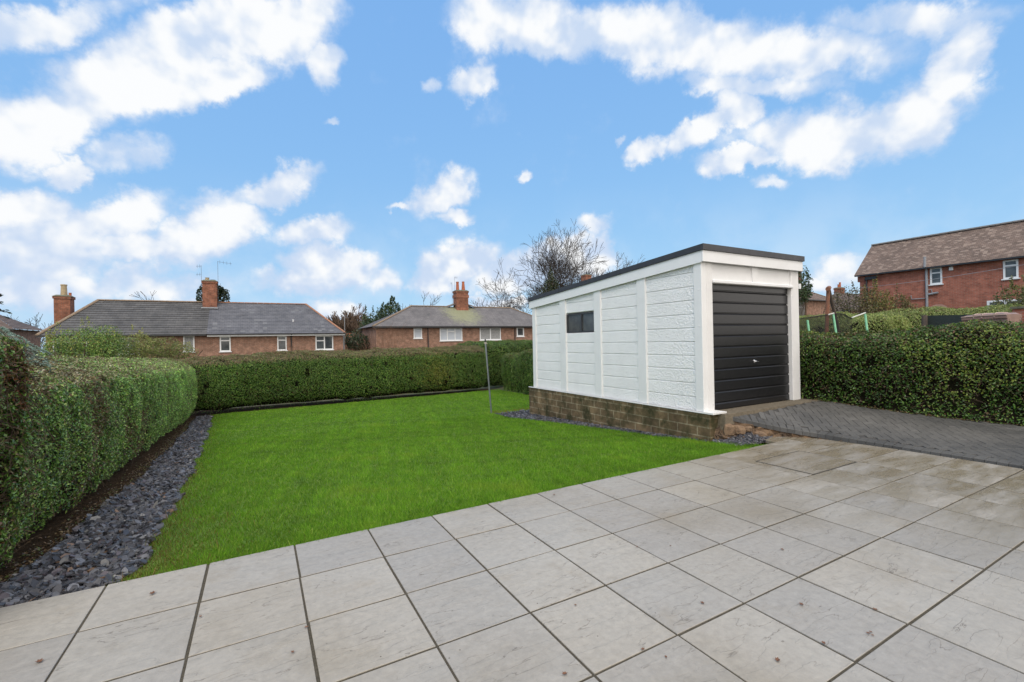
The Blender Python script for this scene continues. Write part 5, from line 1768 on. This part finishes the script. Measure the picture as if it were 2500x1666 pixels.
leafy('evergreen_tree', 'dark green treetop showing right of the garage roof edge by the tall dark chimney', 'tree',
      [(tuple(at(1957, 690, 45)), (1.0, .8, 1.6)), (tuple(at(1950, 715, 45)), (1.4, 1.0, 1.2))], 2000, .2, .13, [(.03, .06, .02), (.05, .085, .028)], [1, 1],
      (float(at(1957, 700, 45)[0]), float(at(1957, 700, 45)[1]), 0))
b = at(-30, 833, 36)
conifer('conifer', 'dark conifer cut off by the left edge of the picture', (float(b[0]), float(b[1]), -2.5), float(at(-30, 640, 36)[2]) + 2.5, 2.6,
        [(.02, .04, .02), (.035, .055, .025), (.07, .05, .03)], [3, 3, 1], 6000, .4, .15)


def blue_spruce():
    c = at(40, 850, 7.2)
    root = empty('blue_spruce', (float(c[0]), float(c[1]), -.2), 'blue grey spruce with arching needle fronds behind the tall ragged hedge end', 'tree')
    Vn, Fn, off = [], [], 0
    cols = []
    tw0, tw1 = [], []
    for k in range(60):
        z = RNG.uniform(-.1, 1.0)
        sx = RNG.uniform(-10, 118)
        Y = RNG.uniform(5.2, 6.4)
        q = at(sx, 798 + .0055 * (sx + 10) ** 2 * .75 + RNG.uniform(0, 70), Y)
        d = norm(np.array([RNG.normal(.7, .35), RNG.normal(-.3, .4), RNG.normal(.05, .12)]))
        ln = RNG.uniform(.3, .5)
        tt = np.linspace(0, 1, 14)
        path = q[None] + d[None] * ln * (tt - .6)[:, None] + np.array([0, 0, -.16])[None] * (tt ** 2)[:, None]
        tw0 += list(path[:-1]); tw1 += list(path[1:])
        m_ = 420
        j = RNG.integers(0, 13, m_); f = RNG.random((m_, 1))
        p = path[j] * (1 - f) + path[j + 1] * f
        a = norm(d * .55 + RNG.normal(0, 1, (m_, 3)) * .8 + np.array([0, 0, .35]))
        b_ = norm(np.cross(a, RNG.normal(0, 1, (m_, 3))))
        L = RNG.uniform(.022, .036, (m_, 1)); W = .0042
        V = np.stack([p, p + a * L * .5 + b_ * W, p + a * L, p + a * L * .5 - b_ * W], 1).reshape(-1, 3)
        Vn.append(V); Fn.append(np.arange(4 * m_).reshape(-1, 4) + off); off += 4 * m_
        cols.append(np.repeat(palette(m_, [(.27, .38, .32), (.15, .22, .18), (.40, .50, .45)], [3, 2, 2]), 4, 0))
    mesh_np('foliage', np.concatenate(Vn), np.concatenate(Fn), M_leaf, root, col=np.concatenate(cols))
    V, F = sticks(np.array(tw0), np.array(tw1), .006); mesh_np('branches', V, F, M_twig, root)
    p = MB(); p.tube([(float(c[0]) - .5, float(c[1]) + .2, -.3), (float(c[0]) - .5, float(c[1]) + .2, 1.9)], [.08, .03], 8); p.build('trunk', M_bark, root)


blue_spruce()


# ------------------------------------------------------------------ things in the neighbouring garden
def swing_and_trampoline():
    Y = 11.7
    wood = mat('reddish_timber', (.26, .10, .055), (.16, .08, .05), rough=.85, scale=8)
    dark = mat('dark_timber', (.10, .075, .06), (.07, .055, .045), rough=.85, scale=8)
    f = empty('swing_frame', tuple(at(2020, 840, Y)), 'wooden swing frame leg pair standing behind the driveway hedge', 'swing frame')
    p = MB(); p.tube([at(2017, 845, Y), at(2022, 708, Y)], .045, 8); p.build('leg', wood, f)
    p = MB(); p.tube([at(2056, 845, Y + .7), at(2023, 704, Y + .05)], .04, 8); p.build('leg', dark, f)
    p = MB(); p.tube([at(2021, 706, Y - .1), at(2024, 703, Y + .25)], .055, 8); p.build('top_joint', wood, f)
    t = empty('trampoline', tuple(at(2030, 850, 10.9)), 'trampoline with sagging black safety net and pale green padded poles', 'trampoline')
    gm = mat('pale_green_foam', (.30, .68, .42), (.22, .55, .33), rough=.6)
    for (x0, y0, x1, y1, Yq) in ((1974, 803, 1971, 782, 10.7), (2039, 800, 2034, 768, 10.9), (2115, 790, 2112, 767, 11.2)):
        q = MB(); a, b_ = Vector(at(x0, y0, Yq)), Vector(at(x1, y1, Yq)); d = (b_ - a)
        q.tube([a - d * 1.2, b_], .026, 8); q.build('padded_pole', gm, t)
    wm = mat('pale_pole', (.6, .6, .56), (.5, .5, .47), rough=.5)
    q = MB(); q.tube([at(2080, 776, 11.0), at(2113, 764, 11.2)], .016, 6); q.build('bent_pole', wm, t)
    q = MB(); q.tube([at(2022, 769, 10.85), at(2036, 765, 10.9)], .016, 6); q.build('bent_pole', wm, t)
    # net: sagging curtain of fine mesh strands
    top = [(1946, 780, 10.65), (1972, 776, 10.7), (2005, 771, 10.8), (2034, 767, 10.9), (2052, 766, 10.92), (2064, 769, 10.95), (2070, 774, 10.97), (2080, 778, 11.0)]
    xs = np.array([q_[0] for q_ in top])
    P0, P1 = [], []
    ys = np.array([q_[1] for q_ in top]); Ys = np.array([q_[2] for q_ in top])
    for x in np.arange(1946, 2081, .9):
        P0.append(at(x, np.interp(x, xs, ys), np.interp(x, xs, Ys))); P1.append(at(x + 1.5, 818, np.interp(x, xs, Ys)))
    for y in np.arange(767, 815, 1.15):
        for x in np.arange(1946, 2078, 3.0):
            if y > np.interp(x, xs, ys): P0.append(at(x, y, np.interp(x, xs, Ys))); P1.append(at(x + 3, y, np.interp(x + 3, xs, Ys)))
    V, F = sticks(np.array(P0), np.array(P1), .0022)
    bk = mat('black_net', (.012, .013, .013), (.02, .02, .02), rough=.8)
    mesh_np('net', V, F, bk, t)
    q = MB(); q.tube([at(*q_) for q_ in top], .012, 6); q.build('net_hem', bk, t)
    # low dark screen, brown ridged lids, brick pier and pale car wing behind the hedge
    s = MB(); a, b_ = at(2262, 771, 11.2), at(2385, 768, 10.2); dn = at(2262, 820, 11.2); dn2 = at(2385, 820, 10.2)
    th = np.array([.03, .02, 0])
    s.hexa([dn, dn2, dn2 + th, dn + th], [a, b_, b_ + th, a + th])
    e = empty('garden_screen', tuple(dn), 'low dark green net screen on posts behind the driveway hedge', 'fence')
    s.build('screen_panel', mat('dark_green_mesh', (.02, .03, .026), (.035, .045, .04), rough=.9, scale=40), e)
    s = MB(); s.tube([at(2257, 830, 11.15), at(2257, 770, 11.15)], .06, 8); s.build('post', dark, e)
    br = mat('brown_plastic', (.27, .17, .135), (.21, .13, .105), rough=.45, scale=5)
    e = empty('storage_box', tuple(at(2400, 800, 9.4)), 'long brown plastic lid with raised ribs resting behind the driveway hedge', 'box')
    a, b_ = Vector(at(2347, 777, 9.7)), Vector(at(2458, 770, 9.05)); ax = (b_ - a); n_ = Vector((-ax.y, ax.x, 0)).normalized()
    if n_.dot(Vector((1, 0, 0))) < 0: n_ = -n_
    L_ = MB(); ring = []
    for t_, hh in ((0, .02), (.06, .05), (.3, .06), (.6, .065), (.92, .06), (1.0, .025)):
        c = a + ax * t_
        ring.append([c + Vector((0, 0, -.05)), c + Vector((0, 0, hh * .6)), c + n_ * .12 + Vector((0, 0, hh)), c + n_ * .5 + Vector((0, 0, hh)), c + n_ * .6 + Vector((0, 0, hh * .5)), c + n_ * .6 + Vector((0, 0, -.05))])
    L_.rings(ring); L_.build('lid', br, e)
    L_ = MB()
    for t_ in (.28, .46, .74):
        c = a + ax * t_
        L_.tube([c + Vector((0, 0, -.02)), c + Vector((0, 0, .042)), c + n_ * .13 + Vector((0, 0, .066)), c + n_ * .5 + Vector((0, 0, .07))], .014, 6)
    L_.tube([a + Vector((0, 0, .012)), a + ax * .5 + Vector((0, 0, .02)), b_ + Vector((0, 0, .012))], .015, 6)
    L_.build('rib', mat('light_brown_plastic', (.40, .29, .24), (.33, .23, .19), rough=.4), e)
    L_ = MB(); L_.hexa([a + Vector((0, 0, -.9)), b_ + Vector((0, 0, -.9)), b_ + n_ * .55 + Vector((0, 0, -.9)), a + n_ * .55 + Vector((0, 0, -.9))],
                       [a + n_ * .03 + Vector((0, 0, -.051)), b_ + n_ * .03 + Vector((0, 0, -.051)), b_ + n_ * .55 + Vector((0, 0, -.051)), a + n_ * .55 + Vector((0, 0, -.051))])
    L_.build('body', br, e)
    c = at(2495, 754, 10.4)
    w = MB(); w.box((float(c[0]) - .15, float(c[1]) - 1.5, .2), (float(c[0]) + .1, float(c[1]) + .12, float(c[2]))); 
    e = empty('brick_wall', (float(c[0]), float(c[1]), .2), 'short red brick garden wall at the right edge behind the brown lid', 'wall')
    w.build('wall', B_RIGHT, e)
    w = MB(); w.box((float(c[0]) - .19, float(c[1]) - 1.52, float(c[2]) + .001), (float(c[0]) + .14, float(c[1]) + .15, float(c[2]) + .05)); w.build('coping', mat('old_mortar', (.16, .15, .11)), e)


swing_and_trampoline()


def cable(label, a, b, sag, r=.012):
    p = MB(); a, b = Vector(a), Vector(b)
    p.tube([a.lerp(b, t) - Vector((0, 0, sag * 4 * t * (1 - t))) for t in np.linspace(0, 1, 24)], r, 5)
    tag(p.build('overhead_cable', mat('pale_cable', (.30, .30, .31), (.25, .25, .26), rough=.6)), label, 'cable')


cable('thin pale overhead cable slanting across the front of the tall brick house', at(2102, 703, 29.5), at(2580, 632, 20.5), .12)

# ------------------------------------------------------------------ fallen leaves and grit on the patio
def fallen_leaf(p, s, rot, shape):
    n_ = len(shape)
    pts = [(x * s * math.cos(rot) - y * s * math.sin(rot), x * s * math.sin(rot) + y * s * math.cos(rot), .004 + .35 * s * (abs(y) + .5 * x * x)) for x, y in shape]
    b = MB(); c = (0, 0, .003)
    lo = []
    for i in range(n_):
        b.poly([c, pts[i], pts[(i + 1) % n_]])
    return b


LEAFSHAPE = [(1, 0), (.55, .3), (.6, .75), (.1, .45), (-.3, .7), (-.45, .25), (-1, .05), (-.5, -.2), (-.35, -.65), (.05, -.4), (.55, -.7), (.5, -.25)]
M_dead = mat('dead_leaf', (.17, .075, .035), (.09, .045, .028), rough=.7, scale=40)
spots = [(372, 1450, .034), (97, 1617, .03), (489, 1507, .017), (714, 1594, .017), (748, 1533, .018), (1306, 1326, .012), (1715, 1474, .022), (1637, 1334, .014),
         (1379, 1647, .022), (1910, 1343, .022), (1956, 1477, .024), (2137, 1490, .022), (1405, 1479, .014), (1570, 1587, .018), (1353, 1209, .022),
         (1626, 1606, .014), (2325, 1420, .012), (2011, 1572, .02), (1555, 1336, .016), (2126, 1545, .014), (2131, 1553, .012), (2120, 1548, .016), (1898, 1613, .026)]
for i, (x, y, s) in enumerate(spots):
    p = on_z(x, y, .003)
    b = fallen_leaf(p, s * .75, random.uniform(0, 6.28), LEAFSHAPE)
    o = b.build('fallen_leaf', M_dead)
    o.location = (float(p[0]), float(p[1]), .003)
    tag(o, 'small curled brown leaf lying on the stone patio', 'leaf', 'fallen leaves on the patio')


def litter(label, P):
    n_ = len(P)
    V, F = leaves(P, np.tile(np.array([0, 0, 1.0]), (n_, 1)), .03, .018, .35, .2)
    o = mesh_np('leaf_litter', V, F, M_leaf, col=np.repeat(palette(n_, [(.15, .09, .045), (.07, .045, .025), (.24, .17, .08), (.12, .15, .04), (.30, .25, .15)], [3, 3, 1.5, 1.6, .5]), 4, 0))
    tag(o, label, 'leaf litter', kind='stuff')


v = 4.3 + 13 * RNG.random(3600) ** 1.2
u = np.array([slate_l(q) for q in v]) - .02 - np.abs(RNG.normal(0, .13, len(v)))
litter('dead leaves and seedlings scattered over the bare soil under the left hedge', np.stack([u, v, lawnz(v) - .02 + RNG.uniform(0, .012, len(v))], 1))
v = RNG.uniform(.2, 5.0, 900); u = np.array([dr(q) for q in v]) - np.abs(RNG.normal(0, .06, len(v))) + .04
litter('line of dead leaves along the foot of the driveway hedge', np.stack([u, v, np.array([dz(a, b) for a, b in zip(u, v)]) + .006], 1))
v = np.array([18.0] * 1800) + RNG.normal(0, .12, 1800); u = RNG.uniform(-1.4, 9, 1800); v = np.interp(u, [-1.5, .6, 2.7, 5.8, 9], [17.65, 17.95, 17.9, 18.2, 18.5]) - RNG.uniform(-.2, .3, 1800)
litter('dead leaves on the bare soil at the foot of the far hedge', np.stack([u, v, lawnz(v) - .02], 1))
